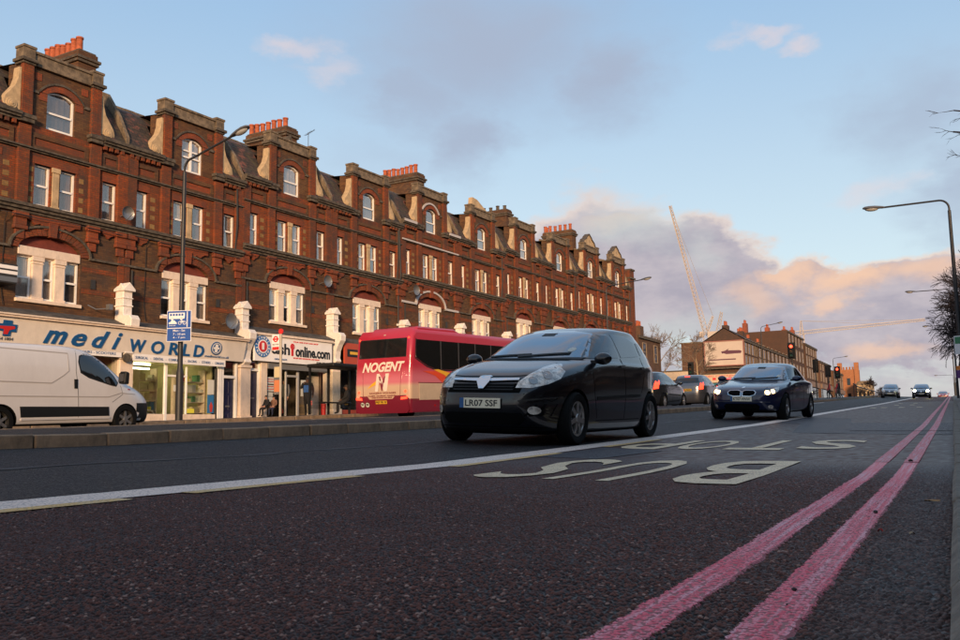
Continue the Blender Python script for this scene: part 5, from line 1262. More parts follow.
bmesh.ops.bevel(bm,geom=ed,offset=.14,segments=5,affect='EDGES',profile=.5); bm.to_mesh(me); bm.free()
me.materials.clear(); me.materials.append(M_coach); me.materials.append(M_black)
me=cut_arches(me,(3.6,-3.0),.52,1.1); body=link('body',me,root); sk=Skin(me)
for wx in (3.6,-3.0):
    for s in(1,-1): wheel(root,wx,s*1.08,.49,.28,8,.58,side=s)
P=lambda name,mm,poly,d,par=body,**k: sk.patch(name,mm,poly,d,parent=par,**k)
b=MB().use(M_cred); b.prism([(-5.3,3.26),(-5.1,3.44),(-2.6,3.46),(-1.9,3.26)],-1.0,1.0); b.build('roof_pod',root,bevel=.06)
P('rear_window',M_cglass,[(-1.0,2.32),(1.06,2.32),(1.06,2.95),(-1.0,2.95)],REAR,step=.3)
P('rear_window_seal',M_trim,[(-1.03,2.29),(1.09,2.29),(1.09,2.98),(-1.03,2.98)],REAR,off=.002,step=.3)
P('rear_bumper',M_maroon,[(-1.26,.30),(1.26,.30),(1.26,.92),(.66,.92),(.56,.80),(-.50,.80),(-.62,.92),(-1.26,.92)],REAR,off=.05,step=.2)
P('engine_cover_gap',M_maroon,strip_poly([(-.80,.84),(-.84,1.86),(.88,1.86),(.84,.84)],.02),REAR,off=.004,step=.2)
P('cornice_light',M_ccream,[(-.04,3.10),(.04,3.10),(.04,3.14),(-.04,3.14)],REAR,off=.01,step=.2)
def rear_text(t,y0,y1,z0,z1,m,sh=0,off=.02,x=None,dep=.006,xo=0):
    """text on the coach back; y0 is its left end as seen from behind (local +y)"""
    me=text_mesh(t,1,dep,sh,off); a,c=bounds(me); me.transform(Matrix.Translation((-a[0],-a[1],0))); me.transform(Matrix.Diagonal(((y0-y1)/(c[0]-a[0]),(z1-z0)/(c[1]-a[1]),1,1)))
    bm=bmesh.new(); bm.from_mesh(me)
    for v in bm.verts:
        yy=y0-v.co.x; zz=z0+v.co.y; hit=sk.bvh.ray_cast(Vector((-9,yy,zz)),Vector((1,0,0)))[0]
        v.co=Vector(((hit.x if hit else -L2)-.012-v.co.z-xo,yy,zz))
    bmesh.ops.recalc_face_normals(bm,faces=bm.faces); bm.to_mesh(me); bm.free(); me.materials.clear(); me.materials.append(m); return link('livery_text',me,body)
M_ctext=mat('cream_lettering',(.80,.68,.56),.4); M_mtext=mat('maroon_lettering',(.22,.02,.04),.4)
M_org=mat('orange_red_swoosh',(.72,.07,.015),.4); M_yel=mat('yellow_swoosh',(.80,.42,.02),.4)
rear_text('NOGENT',.90,-.98,1.78,2.14,M_ctext,.32,.035)
P('livery_swoosh',M_org,[(-.40,1.64),(-.15,1.50),(-.02,1.36),(-.16,1.46)],REAR,off=.006,step=.2)
P('livery_swoosh',M_yel,[(.16,1.52),(.42,1.38),(.66,1.18),(.30,1.32),(.16,1.36)],REAR,off=.007,step=.2)
rear_text('N',.30,-.30,1.08,1.72,M_ctext,.12,.05,dep=.010); rear_text('V',.14,-.16,1.10,1.62,M_mtext,0,.03,dep=.004,xo=.012)
rear_text('NOGENT VOYAGES',.55,-.62,.99,1.05,M_mtext,0,.004); rear_text('TOURISME - EXCURSIONS - TRANSPORT',.62,-.62,.90,.94,M_mtext,0,0); rear_text('10400 NOGENT SUR SEINE',.45,-.45,.835,.875,M_mtext,0,0)
for s in(1,-1):
    for (yy,zz,r_,m_,nm) in ((1.04,1.06,.05,M_lonr,'round_lamp'),(1.10,2.98,.035,M_lonr,'marker_lamp')): P(nm,m_,[(s*(yy+r_*math.cos(t*math.pi/6)),zz+r_*math.sin(t*math.pi/6)) for t in range(12)],REAR,off=.012,step=.2)
    P('tail_lamp',M_lonr,[(s*.86,.77),(s*1.12,.79),(s*1.12,.87),(s*.88,.86)],REAR,off=.062,step=.2)
for k in (0,1):
    yc=-.92+.2*k+.0; cy=.0
for (yy,tx) in ((.86,'90'),(.64,'100')):
    P('speed_disc_ring',M_sblk,[(yy+.095*math.cos(t*math.pi/8),.62+.095*math.sin(t*math.pi/8)) for t in range(16)],REAR,off=.054,step=.2)
    P('speed_disc',gcol[0],[(yy+.085*math.cos(t*math.pi/8),.62+.085*math.sin(t*math.pi/8)) for t in range(16)],REAR,off=.058,step=.2)
    rear_text(tx,yy+.05,yy-.05,.585,.655,M_sblk,0,.0,xo=.06)
P('number_plate',M_plateY,[(-.24,.64),(.26,.64),(.26,.75),(-.24,.75)],REAR,off=.06,step=.2); rear_text('9427 VK 10',.24,-.22,.66,.73,M_sblk,0,0,xo=.06)
for s in(1,-1):
    P('side_window',M_cglass,side_poly([(-5.55,2.92),(-5.62,2.26),(-4.9,1.98),(-4.3,1.86),(5.3,1.86),(5.3,2.92)],s),SIDE[s],step=.35)
    for xx in (-4.0,-2.75,-1.5,-.25,1.0,2.25,3.5): P('window_divider',mat('window_bar_grey',(.06,.055,.055),.5),side_poly([(xx,1.86),(xx+.05,1.86),(xx+.05,2.92),(xx,2.92)],s),SIDE[s],off=.008,step=.3)
    P('window_seal',M_trim,side_poly(strip_poly([(-5.58,2.95),(-5.66,2.24),(-4.92,1.95),(-4.3,1.83),(5.3,1.83)],.05),s),SIDE[s],off=.007,step=.3)
    P('luggage_panel',M_ccream,side_poly([(-5.45,.74),(-3.65,.74),(-3.65,1.34),(-5.45,1.34)],s),SIDE[s],off=.008,step=.3)
    P('luggage_panel',M_ccream,side_poly([(-2.4,.74),(2.9,.74),(2.9,1.34),(-2.4,1.34)],s),SIDE[s],off=.008,step=.3)
    P('panel_gap',M_maroon,side_poly(strip_poly([(-5.5,1.36),(5.4,1.36)],.03),s),SIDE[s],off=.009,step=.3)
    P('skirt',M_maroon,side_poly([(-5.9,.32),(-3.6,.32),(-3.6,.72),(-5.9,.72)],s),SIDE[s],off=.006,step=.3)
    P('livery_swoosh',M_org,side_poly([(-5.2,1.78),(-4.4,1.62),(-3.5,1.18),(-3.1,1.10),(-3.4,1.50),(-4.2,1.78)],s),SIDE[s],off=.012,step=.2)
    P('livery_swoosh',M_yel,side_poly([(-4.5,1.84),(-3.8,1.66),(-2.9,1.20),(-2.6,1.34),(-3.4,1.74),(-4.2,1.86)],s),SIDE[s],off=.015,step=.2)
    P('side_marker',M_tail,side_poly([(-4.5,.5),(-4.4,.5),(-4.4,.56),(-4.5,.56)],s),SIDE[s],off=.012,step=.2)
coach=root
# rear right corner of the coach stands at (-16.8, 26.85)
a_=math.pi/2-R(3); fx=Vector((math.cos(a_),math.sin(a_))); lf=Vector((-fx.y,fx.x)); cc=Vector((-16.98,27.12))+fx*6.0+lf*1.25
place(coach,cc.x,cc.y,3,dz=-.14); 
# ------------------------------------------------------------------ queueing and distant cars
c1=make_hatch('dark hatchback with a lit brake lamp queueing just right of the black hatchback',M_pdark,rear='on',full=False,sub=3,M=72); place(c1,-10.9,36.3,2)
c2=make_hatch('silver hatchback with lit brake lamps and yellow plate in the queue',M_psilver,rear='on',full=False,sub=3,M=72,plates=('LX03 FNW','LX03 FNW')); place(c2,-11.0,43.6,0)
c3=make_hatch('silver car coming over the brow of the road',M_psilver,full=False,sub=3,M=72); place(c3,-5.9,105,180)
c4=make_hatch('distant car with glaring yellow headlamps on the brow',M_pdark,front='on',full=False,sub=3,M=72); place(c4,-2.9,104,180)
for o in c4.children_recursive:
    if o.name.startswith('lamp_bowl'):
        o.data=o.data.copy(); o.data.materials[0]=M_lony; cen=sum((v.co for v in o.data.vertices),Vector())/len(o.data.vertices)
        for v in o.data.vertices: v.co=cen+(v.co-cen)*1.5+Vector((.012,0,0))
far=[(-10.9,52,'third queueing car beyond the silver hatchback',M_pblue,0),(-4.6,176,'tiny red car far off on the brow left of the glaring headlamps',mat('red_car_paint',(.35,.02,.015),.3,coat=.8),0),(-1.6,178,'tiny red car far off on the brow right of the glaring headlamps',MATS['red_car_paint'],180)]
for x,y,l,m,r_ in far:
    o=make_hatch(l,m,rear='on' if r_==0 else 'off',full=False,sub=2,M=48); place(o,x,y,r_)
# ------------------------------------------------------------------ street lamps
M_pole=mat('dark_lamp_column_paint',(.022,.022,.024),.5,var=.2,vs=3)
M_head=mat('grey_lantern_housing',(.10,.10,.105),.5); M_lens=mat('lantern_bowl',(.35,.34,.32),.25,coat=.5)
def lamp(label,x,y,ztop,arm,rise=.0,g=None,wide=1,zb=None,parent_sign=None):
    """arm>0 reaches towards +X"""
    z0=zr(x,y) if zb is None else zb
    t=thing('street_lamp',label,'street lamp',(x,y,z0),0,g); h=ztop-z0; s=1 if arm>0 else -1
    b=MB().use(M_pole); b.tube([(0,0,-.1),(0,0,1.6)],.105*wide,12); b.tube([(0,0,1.6),(0,0,1.75)],[.105*wide,.075*wide],12); b.tube([(0,0,1.75),(0,0,h-.45)],[.075*wide,.055*wide],12); b.tube([(0,0,h*.62),(0,0,h*.62+.03)],.085*wide,12); b.build('pole',t,smooth=True)
    b=MB().use(M_pole); q_=[(0,0,h-.45)]
    for k in range(7):
        a=math.pi/2*k/6; q_.append((s*.35*(1-math.cos(a)),0,h-.35+.35*math.sin(a)))
    q_.append((arm*.9,0,h+rise*.9)); b.tube(q_,.035*wide,8); b.build('arm',t,smooth=True)
    T=Matrix.Translation((arm,0,h+rise))@Matrix.Rotation(-s*math.atan2(rise,abs(arm))-s*.06,4,'Y')@Matrix.Diagonal((s,1,1,1))
    b=MB().use(M_head); n=10
    prof=[(-.42,.05,.045),(-.30,.09,.07),(-.05,.14,.10),(.18,.16,.10),(.34,.13,.08),(.42,.05,.04)]
    vs=[];fs=[]
    for (xx,w_,hh) in prof:
        for k in range(n):
            a=2*math.pi*k/n; vs.append(tuple(T@Vector((xx,w_*math.cos(a),hh*max(-.25,math.sin(a))+.02))))
    for j in range(len(prof)-1):
        for k in range(n): fs.append((j*n+k,j*n+(k+1)%n,(j+1)*n+(k+1)%n,(j+1)*n+k))
    fs+= [tuple(range(n)),tuple(range((len(prof)-1)*n,len(prof)*n))]; b.add(vs,fs); b.build('lantern',t,smooth=True)
    b=MB().use(M_lens); vs=[]; 
    b.sphere((0,0,0),(.26,.12,.09),10,6); b.v=[tuple(T@(Vector(v)+Vector((.08,0,-.02)))) for v in b.v]; b.build('lamp_bowl',t,smooth=True)
    return t
G1='street lamps along both pavements'
L1=lamp('tall dark street lamp in front of the pharmacy-style shop, blue bus lane sign on it',-22.75,21.9,9.75,2.45,.55,G1,1.15)
lamp('street lamp whose lantern shows just past the far corner of the brick terrace',-22.4,63.3,10.9,3.1,.25,G1)
lamp('street lamp whose lantern hangs above the roofs right of the billboard',-21.9,122,13.35,2.4,.3,G1)
lamp('small distant street lamp between the dark houses and the brick tower',-20.6,190,13.3,2.4,.2,G1)
L5=lamp('nearest street lamp, at the right edge of the photo with its arm over the road',.38,39.8,9.2,-2.75,-.02,G1,1.15)
lamp('second street lamp on the right, its arm half hidden by the bare tree',.35,82.5,11.2,-2.9,0,G1)
lamp('third street lamp on the right, only its lantern clear of the bare tree',.3,133,13.05,-2.9,0,G1)
lamp('tiny far street lamp just above the brow on the right',.3,240,11.4,-3.6,0,G1)
# blue bus lane sign on the first lamp
M_sblue=mat('traffic_sign_blue',(.012,.075,.33),.4); M_swhite=mat('traffic_sign_white',(.80,.80,.80),.4)
sx,sy,szc=-22.62,21.70,3.98
t=thing('bus_lane_sign','blue bus lane sign with bus, car and bicycle symbols on the dark lamp post','sign',(sx,sy,szc),R(20))
W2,H2=.43,.52
b=MB().use(M_swhite); b.box(-W2,W2,-.02,0,-H2,H2); b.build('sign_plate',t,bevel=.006)
b=MB().use(M_sblue); b.box(-W2+.02,W2-.02,-.026,-.02,-.06,H2-.02); b.box(-W2+.02,W2-.02,-.026,-.02,-H2+.02,-.085); b.build('sign_face',t)
F=lambda name,m,pts: MB().use(m).prism(pts,-.031,-.026).build(name,t)
F('bus_symbol',M_swhite,[(-.36,.24),(.18,.24),(.20,.30),(.20,.44),(-.36,.44)])
for k in range(5): MB().use(M_sblue).box(-.32+k*.1,-.25+k*.1,-.034,-.031,.34,.41).build('bus_symbol_window',t)
for xx in (-.24,.08): MB().use(M_swhite).lathe([(0,0),(.045,0),(.045,.005),(0,.005)],12,'y',(xx,-.031,.235)).build('bus_symbol_wheel',t)
F('car_symbol',M_swhite,[(-.36,.07),(-.36,.12),(-.30,.14),(-.26,.19),(-.16,.19),(-.11,.13),(-.08,.12),(-.08,.07)])
for xx in (.03,.19): MB().use(M_swhite).lathe([(.045,0),(.06,0),(.06,.005),(.045,.005)],16,'y',(xx,-.031,.10)).build('bicycle_symbol_wheel',t)
F('bicycle_symbol',M_swhite,[(.03,.10),(.07,.17),(.15,.17),(.19,.10),(.175,.10),(.14,.155),(.11,.105),(.10,.105),(.075,.155),(.045,.10)])
F('lane_bar',M_swhite,[(.27,-.04),(.30,-.04),(.30,.48),(.27,.48)]); 
letter('sign_text','local taxi',M_swhite,t,(-.34,-.12,.0,.045),-.028,.003)
for tx,z in (('Mon - Sat',-.19),('7 - 10 am',-.31),('4 - 7 pm',-.43)): letter('sign_text',tx,M_swhite,t,(-.20,.22,z,z+.075),-.028,.003,0,.004)
# sign plates on the right-hand lamp
t=thing('route_sign','small pale sign plate fixed to the right-hand lamp post','sign',(.33,39.6,3.35),R(-15)); MB().use(M_swhite).box(-.16,.16,-.02,0,-.36,.36).build('sign_plate',t); MB().use(mat('sign_green',(.05,.22,.10),.5)).box(-.13,.13,-.025,-.02,.05,.32).build('sign_face',t)
t=thing('parcel_shelter_sign','small orange and purple sign low on the right-hand lamp post','sign',(.33,39.6,2.3),R(-15)); MB().use(mat('sign_orange',(.75,.22,.03),.5)).box(-.16,.16,-.02,0,.08,.24).build('sign_plate',t); MB().use(mat('sign_purple',(.10,.02,.16),.5)).box(-.16,.16,-.02,0,-.24,.075).build('sign_face',t)
# projecting sign on the far left house
p=MB().use(M_pipe); p.box(-2.15,-1.55,-.62,-.05,5.45,6.1); ps=p.build('projecting_sign',houses[2],bevel=.01); MB().use(M_fas2).box(-2.156,-1.544,-.628,-.08,5.75,5.86).build('sign_stripe',ps); MB().use(M_fas2).box(-2.156,-1.544,-.628,-.08,5.92,6.04).build('sign_stripe',ps); MB().use(M_gmet).box(-2.158,-1.542,-.628,-.08,5.50,5.66).build('sign_panel',ps)
ps.location=(0,0,0)
# ------------------------------------------------------------------ bus stop pole
zb=zr(-22.6,26.8)
t=thing('bus_stop_pole','bus stop post with red roundel flag in front of the online shop','bus stop',(-22.6,26.8,zb),0); h=4.25-zb
M_bpole=mat('bus_stop_post_cream',(.42,.37,.30),.5)
MB().use(M_bpole).tube([(0,0,0),(0,0,h-.1)],.05,10).build('pole',t,smooth=True)
b=MB().use(M_sred); b.lathe([(0,-.02),(.11,-.02),(.11,.02),(0,.02)],20,'y',(0,0,h)); b.build('finial_disc',t)
fl=MB().use(M_swhite).box(-.42,-.06,-.015,.015,h-.72,h-.10).build('flag',t)
b=MB().use(M_sred); b.lathe([(.07,0),(.12,0),(.12,.006),(.07,.006)],20,'y',(-.24,-.022,h-.28)); b.build('roundel',fl); MB().use(M_sred).box(-.38,-.10,-.026,-.015,h-.31,h-.25).build('roundel_bar',fl)
letter('flag_text','BUS STOP',M_sblk,fl,(-.39,-.09,h-.52,h-.46),-.018,.003); MB().use(M_sred).box(-.40,-.08,-.020,-.015,h-.70,h-.58).build('route_tile',fl)
b=MB().use(M_gmet).box(-.30,.02,-.04,.04,.85,1.95); cs=b.build('timetable_case',t,bevel=.01); MB().use(gcol[2]).box(-.27,-.01,-.046,-.04,1.5,1.9).build('timetable',cs); MB().use(mat('timetable_orange',(.6,.2,.08),.6)).box(-.27,-.01,-.046,-.04,.95,1.4).build('timetable',cs)
# bus shelter
sp=fac(19.4+12.3,-3.1); zb=zr(sp.x,sp.y)
t=thing('bus_shelter','dark bus shelter roof and posts left of the coach','bus shelter',(sp.x,sp.y,zb),FROT); 
MB().use(M_trim).box(-1.45,1.5,-.75,.75,2.05,2.2).build('roof',t,bevel=.03)
for xx in (-1.35,-.1,1.4): MB().use(M_trim).box(xx-.04,xx+.04,.6,.68,0,2.05).build('post',t)
for a,c in ((-1.3,-.15),(-.05,1.35)): MB().use(M_shopglass).box(a,c,.63,.64,.25,1.95).build('glass_panel',t)
MB().use(M_trim).box(-.9,1.1,.25,.55,.5,.56).build('bench',t,bevel=.02)
t=thing('litter_bin','small red litter bin beside the bus shelter','bin',fac(19.4+12.9,-1.6,zr(-26,33)),0); t.scale=(.8,.8,.65); MB().use(M_sred).lathe([(.0,0),(.13,0),(.15,.7),(.17,.72),(.17,.78),(.11,.80),(0,.80)],16).build('bin_body',t,smooth=True); MB().use(M_trim).lathe([(0,.80),(.10,.80),(.08,.86),(0,.88)],16).build('lid',t,smooth=True)

# ------------------------------------------------------------------ people
M_skin=mat('skin',(.42,.22,.15),.6); M_skind=mat('dark_skin',(.10,.05,.03),.6); M_hair=mat('dark_hair',(.02,.014,.01),.8)
def cloth(n,c): return mat('cloth_'+n,c,.9,var=.2,vs=12)
C_blk=cloth('black',(.010,.010,.012)); C_navy=cloth('navy',(.012,.018,.045)); C_blue=cloth('mid_blue',(.03,.10,.30)); C_red=cloth('red',(.50,.03,.04)); C_grey=cloth('grey',(.09,.09,.09)); C_brn=cloth('brown',(.16,.08,.05))
def person(label,loc,rot,pose='stand',top=C_blk,legs=C_blk,skin=M_skin,h=1.72,coat=False,extra=None):
    k=h/1.72
    if pose=='sit':
        J=dict(pel=(0,0,.52),sp=(-.04,0,.72),ch=(-.03,0,.95),nk=(.02,0,1.12),hd=(.05,0,1.24),ht=(.05,0,1.33),
          ls=(-.02,.17,1.05),le=(.05,.22,.80),lw=(.25,.14,.68),lh=(.33,.10,.66),rs=(-.02,-.17,1.05),re=(.05,-.22,.80),rw=(.25,-.14,.68),rh=(.33,-.10,.66),
          lk=(.42,.12,.53),la=(.40,.12,.10),lf=(.55,.12,.05),rk=(.42,-.12,.53),ra=(.44,-.12,.10),rf=(.58,-.12,.05))
    else:
        st=.0 if pose=='stand' else .22
        J=dict(pel=(0,0,.94),sp=(0,0,1.12),ch=(.01,0,1.32),nk=(.0,0,1.47),hd=(.03,0,1.58),ht=(.03,0,1.68),
          ls=(0,.19,1.40),le=(-.02-st*.4,.24,1.12),lw=(.06-st*.2,.23,.87),lh=(.08-st*.2,.22,.79),rs=(0,-.19,1.40),re=(-.02+st*.5,-.24,1.12),rw=(.06+st*.8,-.23,.89),rh=(.08+st*.9,-.22,.81),
          lk=(.03+st*.9,.10,.50),la=(-.02+st*.9,.10,.09),lf=(.13+st*.9,.11,.04),rk=(.03-st*.3,-.10,.50),ra=(-.02-st*1.2,-.10,.11),rf=(.12-st*1.2,-.11,.04))
        if pose=='phone': J.update(re=(.10,-.28,1.20),rw=(.12,-.14,1.42),rh=(.10,-.10,1.52))
    E=[('pel','sp'),('sp','ch'),('ch','nk'),('nk','hd'),('hd','ht'),('ch','ls'),('ls','le'),('le','lw'),('lw','lh'),('ch','rs'),('rs','re'),('re','rw'),('rw','rh'),('pel','lk'),('lk','la'),('la','lf'),('pel','rk'),('rk','ra'),('ra','rf')]
    c=1.25 if coat else 1
    Rr=dict(pel=.145*c,sp=.135*c,ch=.155*c,nk=.062,hd=.098,ht=.075,ls=.085,le=.058,lw=.042,lh=.036,rs=.085,re=.058,rw=.042,rh=.036,lk=.072,la=.052,lf=.042,rk=.072,ra=.052,rf=.042)
    names=list(J); vs=[Vector(J[n])*k for n in names]; es=[(names.index(a),names.index(b_)) for a,b_ in E]
    me=bpy.data.meshes.new('p'); me.from_pydata(vs,es,[]); o=bpy.data.objects.new('p',me); COL.objects.link(o)
    md=o.modifiers.new('s','SKIN'); md.use_smooth_shade=True
    sv=me.skin_vertices[0].data
    for i,n in enumerate(names): sv[i].radius=(Rr[n]*k,Rr[n]*k*(1.15 if n in('ch','sp','pel') else 1)); sv[i].use_root=(n=='pel')
    o.modifiers.new('u','SUBSURF').levels=1
    dg=bpy.context.evaluated_depsgraph_get(); m2=bpy.data.meshes.new_from_object(o.evaluated_get(dg)); bpy.data.objects.remove(o)
    m2.materials.clear(); 
    for m_ in (top,legs,skin,C_blk): m2.materials.append(m_)
    seg=[(Vector(J[a])*k,Vector(J[b_])*k,a,b_) for a,b_ in E]
    def dist(p,a,b_):
        ab=b_-a; t_=max(0,min(1,(p-a).dot(ab)/ab.length_squared)); return (p-a-ab*t_).length
    for f in m2.polygons:
        a,b_=min(((dist(f.center,s0,s1),x,y) for s0,s1,x,y in seg))[1:]
        f.material_index=2 if b_ in('hd','ht','lh','rh') else 3 if b_ in('lf','rf') else 1 if b_ in('lk','la','rk','ra') and not (coat and f.center.z>.55*k) else 0
    m2.polygons.foreach_set('use_smooth',[True]*len(m2.polygons))
    t=thing('person',label,'person',loc,rot); body=link('body',m2,t)
    hd=Vector(J['hd'])*k; b=MB().use(M_hair); b.sphere((hd.x-.02*k,hd.y,hd.z+.055*k),(.10*k,.095*k,.085*k),12,8); b.build('hair',t,smooth=True)
    # nose, eyes, mouth as small features of the face
    b=MB().use(skin); b.sphere((hd.x+.095*k,hd.y,hd.z+.0*k),(.02*k,.013*k,.02*k),6,5); b.build('nose',t,smooth=True)
    for s_ in (-1,1): MB().use(M_dark).sphere((hd.x+.082*k,hd.y+s_*.034*k,hd.z+.026*k),.010*k,6,4).build('eye',t)
    MB().use(cloth('lip',(.25,.08,.06))).sphere((hd.x+.085*k,hd.y,hd.z-.035*k),(.008*k,.025*k,.007*k),6,4).build('mouth',t)
    for s_ in (-1,1):
        for q_ in range(4):
            hh=Vector(J['lh' if s_>0 else 'rh'])*k; dz=-1 if pose!='sit' else -.3
            MB().use(skin).tube([hh+Vector((.012*(q_-1.5),0,0)),hh+Vector((.014*(q_-1.5)+(.06 if pose=='sit' else .01),0,.075*dz*(1-.08*abs(q_-1.5))))],[.010*k,.006*k],5).build('finger',t)
    if extra: extra(t,k)
    return t
def gp(s,off): 
    p_=fac(19.4+s,off); return (p_.x,p_.y,zr(p_.x,p_.y))
def bag(t,k): MB().use(C_blue).box(.10,.18,-.16,.10,1.02,1.36).build('blue_scarf',t,bevel=.03)
person('person in a long black coat and blue scarf standing outside the online shop',gp(12.25,-1.2),R(-60),'phone',C_blk,C_blk,M_skind,1.74,True,bag)
person('person in dark clothes standing in the doorway of the online shop',gp(11.95,-.1),R(-90),'stand',C_grey,C_blk,M_skin,1.70)
person('crouching person in a black jacket, left one of the seated pair by the shop notices',gp(9.72,-1.1),R(-100),'sit',C_blk,C_blk,M_skin,1.16)
person('seated person in a brown top and blue trousers, right one of the pair',gp(10.18,-1.1),R(-80),'sit',C_brn,C_navy,M_skin,1.12)
person('person in a bulky black jacket waiting under the bus shelter beside the coach',gp(12.85,-3.0),R(-140),'sit',C_blk,C_blk,M_skind,1.66,True)
person('pedestrian in a red jacket crossing ahead of the traffic lights, left one of two',(-11.1,97.5,zr(-11.1,97.5)),R(180),'walk',C_red,C_blk)
person('pedestrian in a red coat and dark trousers, right one of two by the traffic lights',(-10.4,98.5,zr(-10.4,98.5)),R(200),'walk',C_red,C_navy,coat=True)
person('pedestrian in dark clothes walking between the two sets of traffic lights',(-9.6,92,zr(-9.6,92)),R(180),'walk',C_blk,C_grey)
# ------------------------------------------------------------------ traffic lights
M_glow=mat('lit_red_signal',(1,.05,.03),.3,emit=(1,.05,.02,1),es=3)
def tlight(label,x,y,zc,on=True,rot=0,g='traffic lights at the far junction'):
    z0=zr(x,y); t=thing('traffic_light',label,'traffic light',(x,y,z0),rot,g); t.scale=(.8,.8,.8); h=(zc-z0)/.8
    MB().use(M_pole).tube([(0,.05,0),(0,.05,h+.3)],.057,8).build('pole',t,smooth=True)
    hd=MB().use(M_trim).box(-.17,.17,-.16,.12,h-.5,h+.5).build('signal_head',t,bevel=.03)
    MB().use(M_trim).box(-.28,.28,.0,.02,h-.62,h+.62).build('backing_board',hd,bevel=.005)
    for k,(zz,m_) in enumerate(((h+.32,M_glow if on else M_dark),(h,mat('amber_lens_off',(.08,.04,.01),.3)),(h-.32,mat('green_lens_off',(.01,.05,.03),.3)))):
        MB().use(m_).lathe([(0,-.17),(.11,-.165),(.12,-.15)],16,'y',(0,0,zz)).build('lens',hd,smooth=True)
        b=MB().use(M_trim); n=10
        vs=[];fs=[]
        for i in range(n+1):
            a=math.pi*i/n; vs+=[(.13*math.cos(a),-.15,zz+.13*math.sin(a)),(.13*math.cos(a),-.32,zz+.13*math.sin(a)-.01)]
        for i in range(n): fs.append((2*i,2*i+1,2*i+3,2*i+2))
        b.add(vs,fs); b.build('hood',hd)
tlight('traffic light showing red just behind the roof of the blue saloon',-8.35,56,4.75)
tlight('traffic light showing red at the far crossing, right of the dark houses',-8.25,78.6,4.55)
tlight('unlit back of a traffic light just left of the far red one',-8.9,78.0,4.65,False,R(170))
tlight('unlit traffic light beside the walking pedestrians',-8.75,69.5,4.6,False,R(160))
tlight('unlit dark signal head behind the roof of the dark queueing hatchback',-17.0,66,4.6,False,0)
# pedestrian guard rail
t=thing('guard_rail','low dark guard rail curving along the island before the brick tower','railing',(-8.3,96,zr(-8.3,96)),0)
MB().use(M_pole).tube([(0,-4,1.15),(0,0,1.0),(.3,8,.95),(.9,18,.85),(1.5,28,.6)],.06,6).build('top_rail',t)
for y_ in range(-4,27,3): MB().use(M_pole).tube([(max(0,y_)*.05,y_,0+y_*.03-.2),(max(0,y_)*.05,y_,1.02-.005*y_)],.035,5).build('post',t)
# ------------------------------------------------------------------ far buildings
M_fbr=brick_mat('far_brown_brick',(.17,.085,.05),(.11,.055,.035),(.1,.07,.05),.45); M_for=brick_mat('far_orange_brick',(.50,.20,.08),(.40,.14,.05),(.3,.15,.1),.15)
M_fwin=mat('far_window_surround',(.26,.19,.13),.8)
def building(label,x0,x1,y0,y1,zt,roof=2.0,m=None,floors=3,nwin=4,chim=(),cream=True,zb=None,gable=True,windows_front=True,cat='building',trimm=None):
    """x1 = street face; y0 = near gable end"""
    m=m or M_fbr; z0=(zr(-25,y0)-1 if zb is None else zb)
    t=thing('terraced_building',label,cat,(x1,y0,z0)); w_=x1-x0; d_=y1-y0; h=zt-z0
    b=MB().use(m); b.box(-w_,0,0,d_,0,h)
    b.build('wall',t)
    if roof>0:
        b=MB().use(M_roof)
        xm=-w_/2; e=.25
        b.add([(-w_-e,-.1,h-.05),(xm,-.1,h+roof),(e,-.1,h-.05),(-w_-e,d_,h-.05),(xm,d_,h+roof),(e,d_,h-.05)],[(0,1,4,3),(1,2,5,4),(0,3,5,2)]); b.build('roof',t)
        b=MB().use(m); b.prism([(-w_,h-.02),(0,h-.02),(xm,h+roof-.12)],.02,.3); b.build('gable',t)
    b=MB().use(M_soot); b.box(-.02,.18,.0,d_,h-.35,h-.08); b.build('cornice',t)
    if windows_front:
        fh=(h-1-3.2)/max(1,floors-1) if floors>1 else 3
        for f in range(floors-1):
            for k in range(nwin):
                yc=d_*(k+.5)/nwin; zc=1+3.6+fh*f+fh*.42; hw=min(.55,d_/nwin*.28)
                b=MB().use(M_fwin); wall(b,rect(-hw-.08,hw+.08,-.92,.92),[rect(-hw,hw,-.83,.83)],0,.1)
                b.box(-hw,hw,.02,.06,-.03,.03)
                me=b.mesh('window'); T=Matrix.Translation((.06,yc,zc))@Matrix.Rotation(math.pi/2,4,'Z'); me.transform(T); wo=link('window',me,t)
                MB().use(M_cglass).box(-.02,.01,yc-hw,yc+hw,zc-.83,zc+.83).build('pane',wo)
        b=MB().use(mat('far_fascia',(.20,.13,.09),.7,var=.5,vs=.3) if cream else m); b.box(0,.35,.2,d_-.2,3.2,4.1); b.build('shop_fascia',t)
        MB().use(M_cglass).box(0,.06,.4,d_-.4,1.2,3.1).build('shop_window',t)
    for (cy,cx,hh,mm) in chim:
        c_=MB().use(mm).box(-w_*cx-.35,-w_*cx+.35,cy-.6,cy+.6,h-.3,h+hh).build('chimney',t,bevel=.03)
        for k in range(3): MB().use(M_pot).lathe([(.14,0),(.12,.5),(.15,.52),(.09,.5)],8,c=(-w_*cx,cy-.4+k*.4,h+hh)).build('chimney_pot',c_)
    return t
M_fdk=brick_mat('far_dark_brick',(.10,.05,.035),(.07,.04,.03),(.07,.05,.04),.5); M_frd=brick_mat('far_red_chimney_brick',(.42,.10,.05),(.34,.08,.04),(.2,.08,.05),.2)
bb=building('brick end house with the cream billboard on its gable wall',-27.0,-22.3,112.4,121,10.95,1.55,M_fdk,3,4,((1.2,.5,1.9,M_fdk),(6.8,.35,1.6,M_fdk)))
bb['category']='house'
